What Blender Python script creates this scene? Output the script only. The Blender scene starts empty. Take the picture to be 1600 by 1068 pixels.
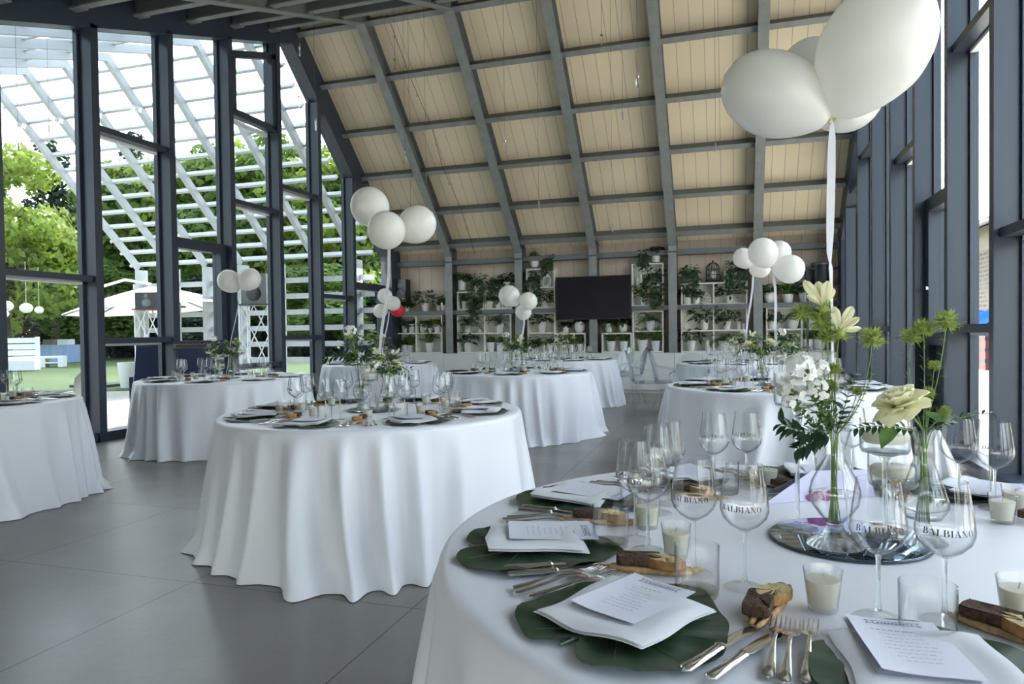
import bpy, math, random
from mathutils import Vector, Matrix
PI=math.pi
sc=bpy.context.scene
COL=sc.collection
sin,cos,rad=math.sin,math.cos,math.radians
V=Vector
# ------------------------------------------------------------------ camera
F,PITCH,ROLL,YAW,CH,CY=1087.70,-0.02041,-0.012988,0.305494,1.21105,541.91
fw=V((-sin(YAW)*cos(PITCH),cos(YAW)*cos(PITCH),sin(PITCH)))
_r=V((cos(YAW),sin(YAW),0)); _u=_r.cross(fw)
RT=cos(ROLL)*_r+sin(ROLL)*_u; UP=-sin(ROLL)*_r+cos(ROLL)*_u
CAM=V((0,0,CH))
cd=bpy.data.cameras.new('camera'); cam=bpy.data.objects.new('camera',cd); COL.objects.link(cam)
cd.sensor_width=36; cd.lens=F/1600*36; cd.shift_y=(CY-534)/1600; cd.clip_start=.05; cd.clip_end=400
m=Matrix((RT,UP,-fw)).transposed().to_4x4(); m.translation=CAM; cam.matrix_world=m
sc.camera=cam
def ray(x,y): return fw+RT*((x-800)/F)-UP*((y-CY)/F)
def onz(x,y,z=0.): d=ray(x,y); return CAM+d*((z-CAM.z)/d.z)
def onx(x,y,X): d=ray(x,y); return CAM+d*((X-CAM.x)/d.x)
def at(x,y,Y): d=ray(x,y); return CAM+d*((Y-CAM.y)/d.y)
def pd(x,y,dep): return CAM+ray(x,y)*dep
def pj(P):
    d=V(P)-CAM; z=d.dot(fw)
    return (800+F*d.dot(RT)/z, CY-F*d.dot(UP)/z) if z>.05 else (-999,-999)
def seen(P,mg=30):
    x,y=pj(P); return -mg<x<1600+mg and -mg<y<1068+mg
# ------------------------------------------------------------------ materials
def nt(name):
    m=bpy.data.materials.new(name); m.use_nodes=True; n=m.node_tree; n.nodes.clear()
    o=n.nodes.new('ShaderNodeOutputMaterial'); return m,n,o
def lk(n,a,b): n.links.new(a,b)
def noise(n,scale,detail=4,coord='Object'):
    tc=n.nodes.new('ShaderNodeTexCoord'); t=n.nodes.new('ShaderNodeTexNoise')
    t.inputs['Scale'].default_value=scale; t.inputs['Detail'].default_value=detail
    lk(n,tc.outputs[coord],t.inputs['Vector']); return t
def pm(name,col,rough=.5,metal=0.,spec=.5,nz=None,bump=None,trans=0.,sheen=0.,coat=0.):
    m,n,o=nt(name); b=n.nodes.new('ShaderNodeBsdfPrincipled')
    b.inputs['Base Color'].default_value=(*col,1); b.inputs['Roughness'].default_value=rough
    b.inputs['Metallic'].default_value=metal; b.inputs['Specular IOR Level'].default_value=spec
    if sheen: b.inputs['Sheen Weight'].default_value=sheen
    if coat: b.inputs['Coat Weight'].default_value=coat; b.inputs['Coat Roughness'].default_value=.1
    if nz:
        t=noise(n,nz[0]); mx=n.nodes.new('ShaderNodeMix'); mx.data_type='RGBA'
        c2=nz[2] if len(nz)>2 else tuple(c*(1-nz[1]) for c in col)
        c1=tuple(min(1,c*(1+nz[1]*.6)) for c in col)
        mx.inputs[6].default_value=(*c1,1); mx.inputs[7].default_value=(*c2,1)
        r=n.nodes.new('ShaderNodeMapRange'); r.inputs[1].default_value=.35; r.inputs[2].default_value=.68
        lk(n,t.outputs['Fac'],r.inputs[0]); lk(n,r.outputs[0],mx.inputs[0]); lk(n,mx.outputs[2],b.inputs['Base Color'])
    if bump:
        t=noise(n,bump[0],3); bp=n.nodes.new('ShaderNodeBump'); bp.inputs['Strength'].default_value=bump[1]; bp.inputs['Distance'].default_value=bump[2]
        lk(n,t.outputs['Fac'],bp.inputs['Height']); lk(n,bp.outputs[0],b.inputs['Normal'])
    if trans:
        tr=n.nodes.new('ShaderNodeBsdfTranslucent'); tr.inputs[0].default_value=(*[min(1,c*1.15) for c in col],1)
        ms=n.nodes.new('ShaderNodeMixShader'); ms.inputs[0].default_value=trans
        lk(n,b.outputs[0],ms.inputs[1]); lk(n,tr.outputs[0],ms.inputs[2]); lk(n,ms.outputs[0],o.inputs[0])
    else: lk(n,b.outputs[0],o.inputs[0])
    return m
def thin_glass(name,clear=(.97,.985,.98),edge=(.45,.5,.5),p=3.,f0=.05,rough=0.):
    m,n,o=nt(name); lw=n.nodes.new('ShaderNodeLayerWeight'); lw.inputs[0].default_value=.5
    pw=n.nodes.new('ShaderNodeMath'); pw.operation='POWER'; pw.inputs[1].default_value=p; lk(n,lw.outputs['Facing'],pw.inputs[0])
    mx=n.nodes.new('ShaderNodeMix'); mx.data_type='RGBA'; mx.inputs[6].default_value=(*clear,1); mx.inputs[7].default_value=(*edge,1)
    lk(n,pw.outputs[0],mx.inputs[0])
    t=n.nodes.new('ShaderNodeBsdfTransparent'); lk(n,mx.outputs[2],t.inputs[0])
    g=n.nodes.new('ShaderNodeBsdfGlossy'); g.inputs['Roughness'].default_value=rough
    p5=n.nodes.new('ShaderNodeMath'); p5.operation='POWER'; p5.inputs[1].default_value=5.; lk(n,lw.outputs['Facing'],p5.inputs[0])
    ma=n.nodes.new('ShaderNodeMath'); ma.operation='MULTIPLY_ADD'; ma.inputs[1].default_value=.75*(1-f0); ma.inputs[2].default_value=f0; lk(n,p5.outputs[0],ma.inputs[0])
    ms=n.nodes.new('ShaderNodeMixShader'); lk(n,ma.outputs[0],ms.inputs[0]); lk(n,t.outputs[0],ms.inputs[1]); lk(n,g.outputs[0],ms.inputs[2]); lk(n,ms.outputs[0],o.inputs[0])
    return m
def solid_glass(name,col=(.97,.99,.98)):
    m,n,o=nt(name); g=n.nodes.new('ShaderNodeBsdfGlass'); g.inputs['Color'].default_value=(*col,1); g.inputs['IOR'].default_value=1.46; g.inputs['Roughness'].default_value=0
    t=n.nodes.new('ShaderNodeBsdfTransparent'); t.inputs[0].default_value=(*col,1)
    ms=n.nodes.new('ShaderNodeMixShader'); ms.inputs[0].default_value=.5
    lk(n,g.outputs[0],ms.inputs[1]); lk(n,t.outputs[0],ms.inputs[2]); lk(n,ms.outputs[0],o.inputs[0]); return m
def lines_mat(name,col,line,axis,pitch,width,rough,off=0.,nz=.12,extra=None,bumpd=.3):
    """surface with joint lines every pitch along one or two world axes"""
    m,n,o=nt(name); b=n.nodes.new('ShaderNodeBsdfPrincipled'); b.inputs['Roughness'].default_value=rough
    tc=n.nodes.new('ShaderNodeTexCoord'); sx=n.nodes.new('ShaderNodeSeparateXYZ'); lk(n,tc.outputs['Object'],sx.inputs[0])
    masks=[]
    for ax,pt,of,wd in [(axis,pitch,off,width)]+([extra] if extra else []):
        a=n.nodes.new('ShaderNodeMath'); a.operation='SUBTRACT'; a.inputs[1].default_value=of; lk(n,sx.outputs['XYZ'.index(ax)],a.inputs[0])
        d=n.nodes.new('ShaderNodeMath'); d.operation='DIVIDE'; d.inputs[1].default_value=pt; lk(n,a.outputs[0],d.inputs[0])
        pp=n.nodes.new('ShaderNodeMath'); pp.operation='PINGPONG'; pp.inputs[1].default_value=.5; lk(n,d.outputs[0],pp.inputs[0])
        l=n.nodes.new('ShaderNodeMath'); l.operation='LESS_THAN'; l.inputs[1].default_value=wd/pt/2; lk(n,pp.outputs[0],l.inputs[0]); masks.append(l)
    k=masks[0]
    if len(masks)>1:
        k=n.nodes.new('ShaderNodeMath'); k.operation='MAXIMUM'; lk(n,masks[0].outputs[0],k.inputs[0]); lk(n,masks[1].outputs[0],k.inputs[1])
    t=noise(n,1.3,6); mx=n.nodes.new('ShaderNodeMix'); mx.data_type='RGBA'
    mx.inputs[6].default_value=(*[c*(1+nz) for c in col],1); mx.inputs[7].default_value=(*[c*(1-nz) for c in col],1); lk(n,t.outputs['Fac'],mx.inputs[0])
    t2=noise(n,38,5); m3=n.nodes.new('ShaderNodeMix'); m3.data_type='RGBA'; m3.blend_type='MULTIPLY'; m3.inputs[0].default_value=nz*1.2
    lk(n,mx.outputs[2],m3.inputs[6]); lk(n,t2.outputs['Color'],m3.inputs[7])
    m2=n.nodes.new('ShaderNodeMix'); m2.data_type='RGBA'; m2.inputs[7].default_value=(*line,1); lk(n,k.outputs[0],m2.inputs[0]); lk(n,m3.outputs[2],m2.inputs[6])
    lk(n,m2.outputs[2],b.inputs['Base Color'])
    ra=n.nodes.new('ShaderNodeMapRange'); ra.inputs[3].default_value=rough-.09; ra.inputs[4].default_value=rough+.12; lk(n,t.outputs['Fac'],ra.inputs[0]); lk(n,ra.outputs[0],b.inputs['Roughness'])
    lk(n,b.outputs[0],o.inputs[0]); return m
def brick_mat(name):
    m,n,o=nt(name); b=n.nodes.new('ShaderNodeBsdfPrincipled'); b.inputs['Roughness'].default_value=.9
    tc=n.nodes.new('ShaderNodeTexCoord'); sx=n.nodes.new('ShaderNodeSeparateXYZ'); lk(n,tc.outputs['Object'],sx.inputs[0])
    ad=n.nodes.new('ShaderNodeMath'); lk(n,sx.outputs[0],ad.inputs[0]); lk(n,sx.outputs[1],ad.inputs[1])
    cb=n.nodes.new('ShaderNodeCombineXYZ'); lk(n,ad.outputs[0],cb.inputs[0]); lk(n,sx.outputs[2],cb.inputs[1])
    t=n.nodes.new('ShaderNodeTexBrick'); lk(n,cb.outputs[0],t.inputs['Vector'])
    t.inputs['Color1'].default_value=(.075,.045,.036,1); t.inputs['Color2'].default_value=(.11,.085,.075,1); t.inputs['Mortar'].default_value=(.15,.14,.13,1)
    t.inputs['Scale'].default_value=1.; t.inputs['Brick Width'].default_value=.5; t.inputs['Row Height'].default_value=.16; t.inputs['Mortar Size'].default_value=.025
    nn=noise(n,.9,5); mx=n.nodes.new('ShaderNodeMix'); mx.data_type='RGBA'; mx.inputs[7].default_value=(.13,.12,.11,1)
    r=n.nodes.new('ShaderNodeMapRange'); r.inputs[1].default_value=.45; r.inputs[2].default_value=.7; lk(n,nn.outputs['Fac'],r.inputs[0]); lk(n,r.outputs[0],mx.inputs[0]); lk(n,t.outputs['Color'],mx.inputs[6])
    lk(n,mx.outputs[2],b.inputs['Base Color']); lk(n,b.outputs[0],o.inputs[0]); return m
M={}
M['floor']=lines_mat('floor_concrete_tile',(.245,.232,.21),(.04,.04,.04),'X',1.19772,.006,.32,off=-2.55037,nz=.22,extra=('Y',1.19772,2.77732,.006))
M['panel']=lines_mat('beige_sandwich_panel',(.85,.73,.52),(.50,.42,.30),'X',.212,.012,.6,off=.05,nz=.05)
M['wallpanel']=lines_mat('beige_wall_panel',(.62,.52,.42),(.40,.33,.25),'X',.29,.014,.6,off=.1,nz=.05)
M['greyroof']=pm('grey_roof_sheet',(.42,.42,.38),.6,nz=(3,.12))
M['steel']=pm('galvanised_steel',(.155,.165,.165),.55,.1,nz=(5,.10),bump=(60,.05,.002))
M['steel_light']=pm('pale_lit_steel',(.27,.285,.275),.5,.15,nz=(7,.12))  # lit look of inner flanges put into colour; also pale small parts
M['frame']=pm('anthracite_frame',(.033,.047,.068),.34,0,.5)
M['pane']=thin_glass('window_pane',(.96,.975,.97),(.7,.75,.75),4,.03)
M['dimpane']=thin_glass('dimming_window_pane',(.62,.65,.655),(.45,.5,.5),4,.03)  # tint added to dim the garden view and the light from the left
M['white']=pm('white_paint',(.80,.82,.82),.5,nz=(6,.04))
M['pergola']=pm('pergola_paint',(.52,.54,.55),.6,nz=(6,.04))
M['laminate']=pm('white_laminate',(.74,.74,.70),.4)
M['shelf']=pm('cream_shelf_board',(.80,.78,.70),.45)
M['black']=pm('black_plastic',(.018,.018,.02),.35)
M['screen']=pm('television_screen',(.014,.012,.015),.3,spec=.25)
M['cloth']=pm('white_satin_cloth',(.77,.785,.815),.36,0,.5,bump=(700,.06,.0006),sheen=.35)
M['napkin']=pm('white_linen_napkin',(.82,.83,.84),.7,bump=(500,.15,.0008))
M['paper']=pm('white_menu_paper',(.82,.83,.90),.6)
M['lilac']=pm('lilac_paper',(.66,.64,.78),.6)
M['ink']=pm('blue_grey_ink',(.16,.18,.28),.6)
M['inkl']=pm('pale_grey_ink',(.52,.53,.62),.6)
M['letter']=pm('dark_grey_lettering',(.045,.05,.055),.5)
M['silver']=pm('polished_silver',(.76,.73,.69),.16,1.)
M['mirror']=pm('dark_mirror',(.22,.29,.39),.02,1.)
M['mirroredge']=pm('dark_mirror_edge',(.03,.05,.055),.2)
M['glass']=thin_glass('clear_glass_thin',(.998,1.,.999),(.10,.13,.14),5.,.04)
M['gfoot']=thin_glass('clear_glass_foot',(.998,1.,.999),(.30,.34,.35),12.,.025)
M['gsolid']=solid_glass('clear_glass_solid')
M['water']=thin_glass('water',(.985,.995,.99),(.6,.68,.66),6,.015)
M['wax']=pm('white_wax',(.80,.77,.64),.5,trans=.25)
M['wick']=pm('candle_wick',(.5,.48,.42),.9)
M['ghost']=thin_glass('clear_acrylic',(.965,.98,.985),(.40,.45,.5),3.2,.05)
M['leafd']=pm('dark_glossy_leaf',(.024,.056,.026),.34,nz=(14,.35),spec=.4)
M['leafv']=pm('leaf_vein',(.09,.15,.085),.4)
M['rye']=pm('dark_rye_bread',(.10,.055,.032),.9,nz=(130,.5),bump=(240,.8,.003))
M['crust']=pm('bread_crust',(.42,.22,.07),.75,nz=(60,.35),bump=(120,.4,.002))
M['crumb']=pm('bread_crumb',(.66,.52,.27),.85,nz=(110,.25),bump=(200,.7,.002))
M['stick']=pm('breadstick_crust',(.60,.38,.17),.7,nz=(70,.4),bump=(150,.5,.0015))
M['balloon']=pm('white_latex',(.87,.86,.81),.28,trans=.38,coat=.3)
M['redballoon']=pm('red_latex',(.75,.03,.06),.28,trans=.3)
M['knot']=pm('balloon_knot',(.62,.58,.36),.5)
M['ribbon']=pm('white_ribbon',(.84,.85,.88),.45,trans=.2)
M['stem']=pm('green_stem',(.17,.27,.07),.5,nz=(40,.25))
M['stemd']=pm('dark_stem',(.07,.10,.04),.5)
M['fol']=pm('mid_green_leaf',(.125,.225,.06),.42,nz=(30,.4),trans=.25)
M['fold']=pm('dark_green_leaf',(.03,.075,.035),.38,nz=(20,.4),trans=.15)
M['nig']=pm('pale_green_pod',(.33,.42,.10),.6,nz=(60,.3),trans=.2)
M['cream']=pm('cream_petal',(.86,.84,.62),.5,trans=.3,nz=(25,.06))
M['rose']=pm('ivory_rose_petal',(.90,.87,.64),.55,trans=.3,nz=(25,.08))
M['bloom']=pm('white_petal',(.88,.88,.84),.55,trans=.3)
M['lawn']=pm('lawn_grass',(.075,.12,.037),.9,nz=(.35,.35),bump=(60,.5,.02))
M['patio']=lines_mat('patio_boards',(.46,.44,.40),(.25,.24,.22),'Y',.42,.015,.8,nz=.1)
M['yard']=pm('gravel_yard',(.66,.62,.55),.9,nz=(.8,.2),bump=(30,.4,.02))
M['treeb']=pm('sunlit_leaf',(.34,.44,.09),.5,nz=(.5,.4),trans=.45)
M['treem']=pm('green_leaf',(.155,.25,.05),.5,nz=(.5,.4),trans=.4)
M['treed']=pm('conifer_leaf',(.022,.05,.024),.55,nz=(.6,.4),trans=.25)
M['bark']=pm('bark',(.09,.07,.05),.9,nz=(4,.4))
M['potw']=pm('white_ceramic',(.78,.78,.75),.35)
M['soil']=pm('potting_soil',(.05,.035,.025),.95)
M['shbush']=pm('bush_leaf',(.065,.115,.04),.45,nz=(12,.4),trans=.2)
M['shfern']=pm('fern_leaf',(.10,.165,.045),.5,nz=(12,.4),trans=.2)
M['shivy']=pm('ivy_leaf',(.055,.10,.045),.4,nz=(12,.4),trans=.12)
M['shgrass']=pm('grassy_leaf',(.10,.19,.035),.5,nz=(12,.35),trans=.25)
M['shyel']=pm('yellow_green_leaf',(.16,.19,.05),.5,nz=(12,.35),trans=.25)
M['navy']=pm('navy_fabric',(.022,.035,.075),.8,bump=(300,.2,.001))
M['bluecloth']=pm('pale_blue_cloth',(.36,.47,.72),.7)
M['brick']=brick_mat('old_brick')
M['plaster']=pm('beige_plaster',(.22,.19,.15),.9,nz=(1.5,.15))
M['rooftile']=pm('roof_tile',(.22,.16,.13),.9,nz=(5,.4))
M['tarp']=pm('blue_tarpaulin',(.003,.06,.22),.95,0,.03,bump=(8,.8,.05))
M['redplastic']=pm('red_plastic',(.13,.014,.025),.4)
M['umbrella']=pm('off_white_canvas',(.82,.79,.72),.8,trans=.3)
M['cage']=pm('dark_wire',(.04,.045,.04),.4,.6)
M['wire']=pm('thin_steel_wire',(.16,.15,.12),.5,.5)
M['chrome']=pm('chrome',(.8,.8,.8),.15,1.)
M['terracotta']=pm('purple_mark',(.40,.12,.28),.7)
# ------------------------------------------------------------------ mesh building
class MB:
    def __init__(s): s.v=[]; s.f=[]; s.m=[]; s.sm=[]
    def add(s,vs,fs,mi=0,smooth=True):
        o=len(s.v); s.v+= [tuple(p) for p in vs]
        for f in fs: s.f.append(tuple(i+o for i in f)); s.m.append(mi); s.sm.append(smooth)
        return s
    def box(s,x0,x1,y0,y1,z0,z1,mi=0):
        return s.add([(x,y,z) for z in (z0,z1) for y in (y0,y1) for x in (x0,x1)],[(0,2,3,1),(4,5,7,6),(0,1,5,4),(2,6,7,3),(0,4,6,2),(1,3,7,5)],mi,False)
    def bar(s,a,b,w,h,up=(0,0,1),mi=0):
        a,b=V(a),V(b); d=(b-a).normalized(); u=V(up); sd=d.cross(u)
        if sd.length<1e-6: sd=d.cross(V((1,0,0)))
        sd.normalize(); u=sd.cross(d).normalized(); vs=[]
        for p in (a,b):
            for i,j in ((-1,-1),(1,-1),(1,1),(-1,1)): vs.append(p+sd*(w/2*i)+u*(h/2*j))
        return s.add(vs,[(0,1,2,3),(7,6,5,4),(0,4,5,1),(1,5,6,2),(2,6,7,3),(3,7,4,0)],mi,False)
    def tube(s,pts,r,n=8,mi=0,r1=None,caps=True,flat=1.):
        pts=[V(p) for p in pts]; N=len(pts); vs=[]; fs=[]; pu=None
        for i,p in enumerate(pts):
            d=(pts[min(i+1,N-1)]-pts[max(i-1,0)]); d=d.normalized() if d.length>1e-9 else V((0,0,1))
            if pu is None: pu=d.orthogonal().normalized()
            pu=(pu-d*pu.dot(d)); pu=pu.normalized() if pu.length>1e-6 else d.orthogonal().normalized()
            w=d.cross(pu)
            rr=r[i] if isinstance(r,(list,tuple)) else (r if r1 is None else r+(r1-r)*i/max(1,N-1))
            for k in range(n): a=2*PI*k/n; vs.append(p+pu*(cos(a)*rr)+w*(sin(a)*rr*flat))
        for i in range(N-1):
            for k in range(n): fs.append((i*n+k,i*n+(k+1)%n,(i+1)*n+(k+1)%n,(i+1)*n+k))
        if caps: fs.append(tuple(range(n-1,-1,-1))); fs.append(tuple((N-1)*n+k for k in range(n)))
        return s.add(vs,fs,mi)
    def lathe(s,prof,n=24,mi=0,c=(0,0,0),closed=False):
        vs=[];fs=[];N=len(prof)
        for r,z in prof:
            for k in range(n): a=2*PI*k/n; vs.append((c[0]+r*cos(a),c[1]+r*sin(a),c[2]+z))
        for i in range(N if closed else N-1):
            j=(i+1)%N
            for k in range(n): fs.append((i*n+k,i*n+(k+1)%n,j*n+(k+1)%n,j*n+k))
        if not closed:
            if prof[0][0]>1e-5: fs.append(tuple(range(n-1,-1,-1)))
            if prof[-1][0]>1e-5: fs.append(tuple((N-1)*n+k for k in range(n)))
        return s.add(vs,fs,mi)
    def ell(s,c,rx,ry,rz,nu=12,nv=8,mi=0,rot=None):
        vs=[];fs=[]; c=V(c)
        for j in range(nv+1):
            t=PI*j/nv
            for i in range(nu):
                a=2*PI*i/nu; p=V((rx*sin(t)*cos(a),ry*sin(t)*sin(a),rz*cos(t)))
                if rot: p=rot@p
                vs.append(c+p)
        for j in range(nv):
            for i in range(nu): fs.append((j*nu+i,(j+1)*nu+i,(j+1)*nu+(i+1)%nu,j*nu+(i+1)%nu))
        return s.add(vs,fs,mi)
    def prism(s,poly,z0,z1,mi=0,tf=None,smooth=False):
        n=len(poly); vs=[V((x,y,z0)) for x,y in poly]+[V((x,y,z1)) for x,y in poly]
        if tf: vs=[tf(p) for p in vs]
        return s.add(vs,[tuple(range(n-1,-1,-1)),tuple(range(n,2*n))]+[(i,(i+1)%n,n+(i+1)%n,n+i) for i in range(n)],mi,smooth)
    def grid(s,fn,nu,nv,mi=0,smooth=True):
        vs=[fn(i/nu,j/nv) for j in range(nv+1) for i in range(nu+1)]; w=nu+1
        return s.add(vs,[(j*w+i,j*w+i+1,(j+1)*w+i+1,(j+1)*w+i) for j in range(nv) for i in range(nu)],mi,smooth)
    def leaf(s,base,d,nrm,L,W,mi=0,n=4,fold=.25,curl=.3,sh=.8):
        base,d,nrm=V(base),V(d).normalized(),V(nrm); sd=d.cross(nrm)
        sd=sd.normalized() if sd.length>1e-6 else d.orthogonal().normalized()
        nrm=sd.cross(d).normalized(); vs=[]
        for i in range(n+1):
            t=i/n; w=W/2*sin(PI*min(1,(t**sh)*.97+.02)); c=base+d*(L*t)-nrm*(curl*L*t*t)
            vs+= [c-sd*w+nrm*(fold*w),c,c+sd*w+nrm*(fold*w)]
        fs=[]
        for i in range(n):
            for k in (0,1): fs.append((i*3+k,i*3+k+1,i*3+k+4,i*3+k+3))
        return s.add(vs,fs,mi)
    def petal(s,base,d,nrm,L,W,mi=0,cup=.3,curl=.2,tip=.55,n=6,base_w=.16):
        base,d,nrm=V(base),V(d).normalized(),V(nrm); sd=d.cross(nrm)
        sd=sd.normalized() if sd.length>1e-6 else d.orthogonal().normalized()
        nrm=sd.cross(d).normalized()
        def fn(u,v):
            q=max(0.,(v-tip)/(1-tip)); k=min(1.,v/tip); w=W/2*((base_w+(1-base_w)*sin(PI/2*k)**1.2) if v<tip else math.sqrt(max(.03,1-.97*q*q))); x=(u-.5)*2
            return base+d*(L*v)+sd*(w*x)+nrm*(cup*W*(x*x)*.5*(1-.3*v)-curl*L*v*v)
        return s.grid(fn,4,n,mi)
    def build(s,name,mats,parent=None,loc=(0,0,0),rot=None,flat=False,ang=40):
        me=bpy.data.meshes.new(name); me.from_pydata(s.v,[],s.f)
        mats=mats if isinstance(mats,(list,tuple)) else [mats]
        for k in mats: me.materials.append(M[k] if isinstance(k,str) else k)
        me.polygons.foreach_set('material_index',s.m); me.polygons.foreach_set('use_smooth',[False]*len(s.f) if flat else s.sm)
        me.update()
        if not flat and any(s.sm) and ang: me.set_sharp_from_angle(angle=rad(ang))
        o=bpy.data.objects.new(name,me); COL.objects.link(o); o.location=loc
        if rot is not None: o.rotation_euler=rot
        if parent is not None: o.parent=parent; KIDS.setdefault(parent.name,[]).append(o)
        return o
KIDS={}
def tag(o,label=None,cat=None,group=None,kind=None):
    if label: o['label']=label
    if cat: o['category']=cat
    if group: o['group']=group
    if kind: o['kind']=kind
    return o
def thing(name,label=None,cat=None,loc=(0,0,0),rz=0.,group=None,kind=None,rot=None):
    o=bpy.data.objects.new(name,None); COL.objects.link(o); o.location=loc; o.rotation_euler=rot if rot is not None else (0,0,rz); o.empty_display_size=.05
    return tag(o,label,cat,group,kind)
PROTO=[]
def dup(o,loc=None,rz=None,label=None,cat=None,group=None,parent=None,rot=None):
    c=o.copy(); COL.objects.link(c)
    if parent is not None: c.parent=parent; KIDS.setdefault(parent.name,[]).append(c)
    for k in KIDS.get(o.name,[]): dup(k,parent=c)
    if loc is not None: c.location=loc
    if rz is not None: c.rotation_euler=(0,0,rz)
    if rot is not None: c.rotation_euler=rot
    return tag(c,label,cat,group)
def bez(a,b,c,n=8):
    a,b,c=V(a),V(b),V(c); return [a*(1-t)**2+b*(2*t*(1-t))+c*t*t for t in [i/n for i in range(n+1)]]
def rv(rg,a=1.): return V((rg.uniform(-a,a),rg.uniform(-a,a),rg.uniform(-a,a)))
ORD=['first','second','third','fourth','fifth','sixth','seventh','eighth','ninth','tenth','eleventh','twelfth','thirteenth','fourteenth']
# ------------------------------------------------------------------ building
D,KN,CYR,CZR=13.757,2.846,10.19,6.255
XB0,XBS=-5.7341,1.5528
SL=.34
YF=-2.6
def zr(y): return CZR-SL*(CYR-y) if y<CYR else CZR+(KN-CZR)*(y-CYR)/(D-CYR)
PROF=[(D,.787),(D,KN),(CYR,CZR),(YF,zr(YF))]
def offs(pl,d):
    """offset an (y,z) polyline outwards (away from the room)"""
    out=[]
    nn=[]
    for a,b in zip(pl,pl[1:]):
        dy,dz=b[0]-a[0],b[1]-a[1]; l=math.hypot(dy,dz); nn.append((dz/l,-dy/l))
    for i,p in enumerate(pl):
        if i==0: n=nn[0]; k=1
        elif i==len(pl)-1: n=nn[-1]; k=1
        else:
            n=(nn[i-1][0]+nn[i][0],nn[i-1][1]+nn[i][1]); l=math.hypot(*n); n=(n[0]/l,n[1]/l); k=1/(n[0]*nn[i][0]+n[1]*nn[i][1])
        out.append((p[0]+n[0]*d*k,p[1]+n[1]*d*k))
    return out
def strip(mb,pl,d0,d1,x0,x1,mi=0):
    a,b=offs(pl,d0),offs(pl,d1)
    for i in range(len(pl)-1):
        mb.prism([a[i],a[i+1],b[i+1],b[i]],x0,x1,mi,lambda p:V((p.z,p.x,p.y)))
    return mb
def struct(o,label,cat): return tag(o,label,cat,kind='structure')
XL,XR=-7.25,2.12
OFFP=.30
# floor
struct(MB().box(XL-.1,XR+.1,YF,D+.5,-.12,0).build('floor',M['floor']),'dark grey concrete tile floor of the hall','floor')
# roof
po=offs(PROF,OFFP); pp=offs(PROF,OFFP+.1)
mb=MB()
for i,mi in ((1,0),(2,1)):
    a0,a1,b0,b1=po[i],po[i+1],pp[i],pp[i+1]
    if i==2:
        ys=-2.3; a1=(ys,a0[1]+(a1[1]-a0[1])*(ys-a0[0])/(a1[0]-a0[0])); b1=(ys,b0[1]+(b1[1]-b0[1])*(ys-b0[0])/(b1[0]-b0[0])); SKY=(a1,po[3])
    mb.prism([a0,a1,b1,b0],XL-.1,XR+.1,mi,lambda p:V((p.z,p.x,p.y)))
struct(mb.build('ceiling',[M['panel'],M['greyroof']]),'sloping roof lining of beige boards with grey sheet above the left part','ceiling')
(a,b)=SKY
mb=MB().prism([a,b,(b[0],b[1]+.012),(a[0],a[1]+.012)],XL,XR,0,lambda p:V((p.z,p.x,p.y)))
struct(mb.build('window_20',M['pane']),'unseen glass roof strip added at the low end for sky light','window')  # unseen roof opening, added to bring sky light in from above
struct(MB().box(XL-.1,XR+.1,14.1,14.2,0,3.1).build('wall_back',M['wallpanel']),'beige boarded back wall behind the plant shelves','wall')
struct(MB().box(XL,XR,YF-.08,YF-.068,0,.9).build('window_21',M['pane']),'unseen low glass strip added behind the photographer to let light in','window')  # unseen glazing, added so light from the ground outside reaches the ceiling
struct(MB().box(XL-.1,XR+.1,YF-.12,YF+.05,.9,zr(YF)+.3).build('wall_front',M['frame']),'unseen wall behind the photographer, darkened to cut bounced light','wall')  # unseen wall coloured dark to keep bounced light off the cloth fronts
struct(MB().box(XL-.1,XR+.1,-60,YF-.12,-.14,-.02).build('front_yard',M['yard']),'gravel yard in front of the hall','yard')
# rafters
for i in range(5):
    X=XB0+i*XBS
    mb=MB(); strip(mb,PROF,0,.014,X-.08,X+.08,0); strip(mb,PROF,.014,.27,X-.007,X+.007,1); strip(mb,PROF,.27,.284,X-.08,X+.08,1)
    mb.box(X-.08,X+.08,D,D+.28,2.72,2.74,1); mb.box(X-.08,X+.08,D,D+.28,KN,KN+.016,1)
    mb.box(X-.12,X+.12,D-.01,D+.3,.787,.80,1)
    struct(mb.build('rafter',[M['steel_light'],M['steel']]),f'{ORD[i]} grey steel rafter from the left glass wall, on its post','rafter')
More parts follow.
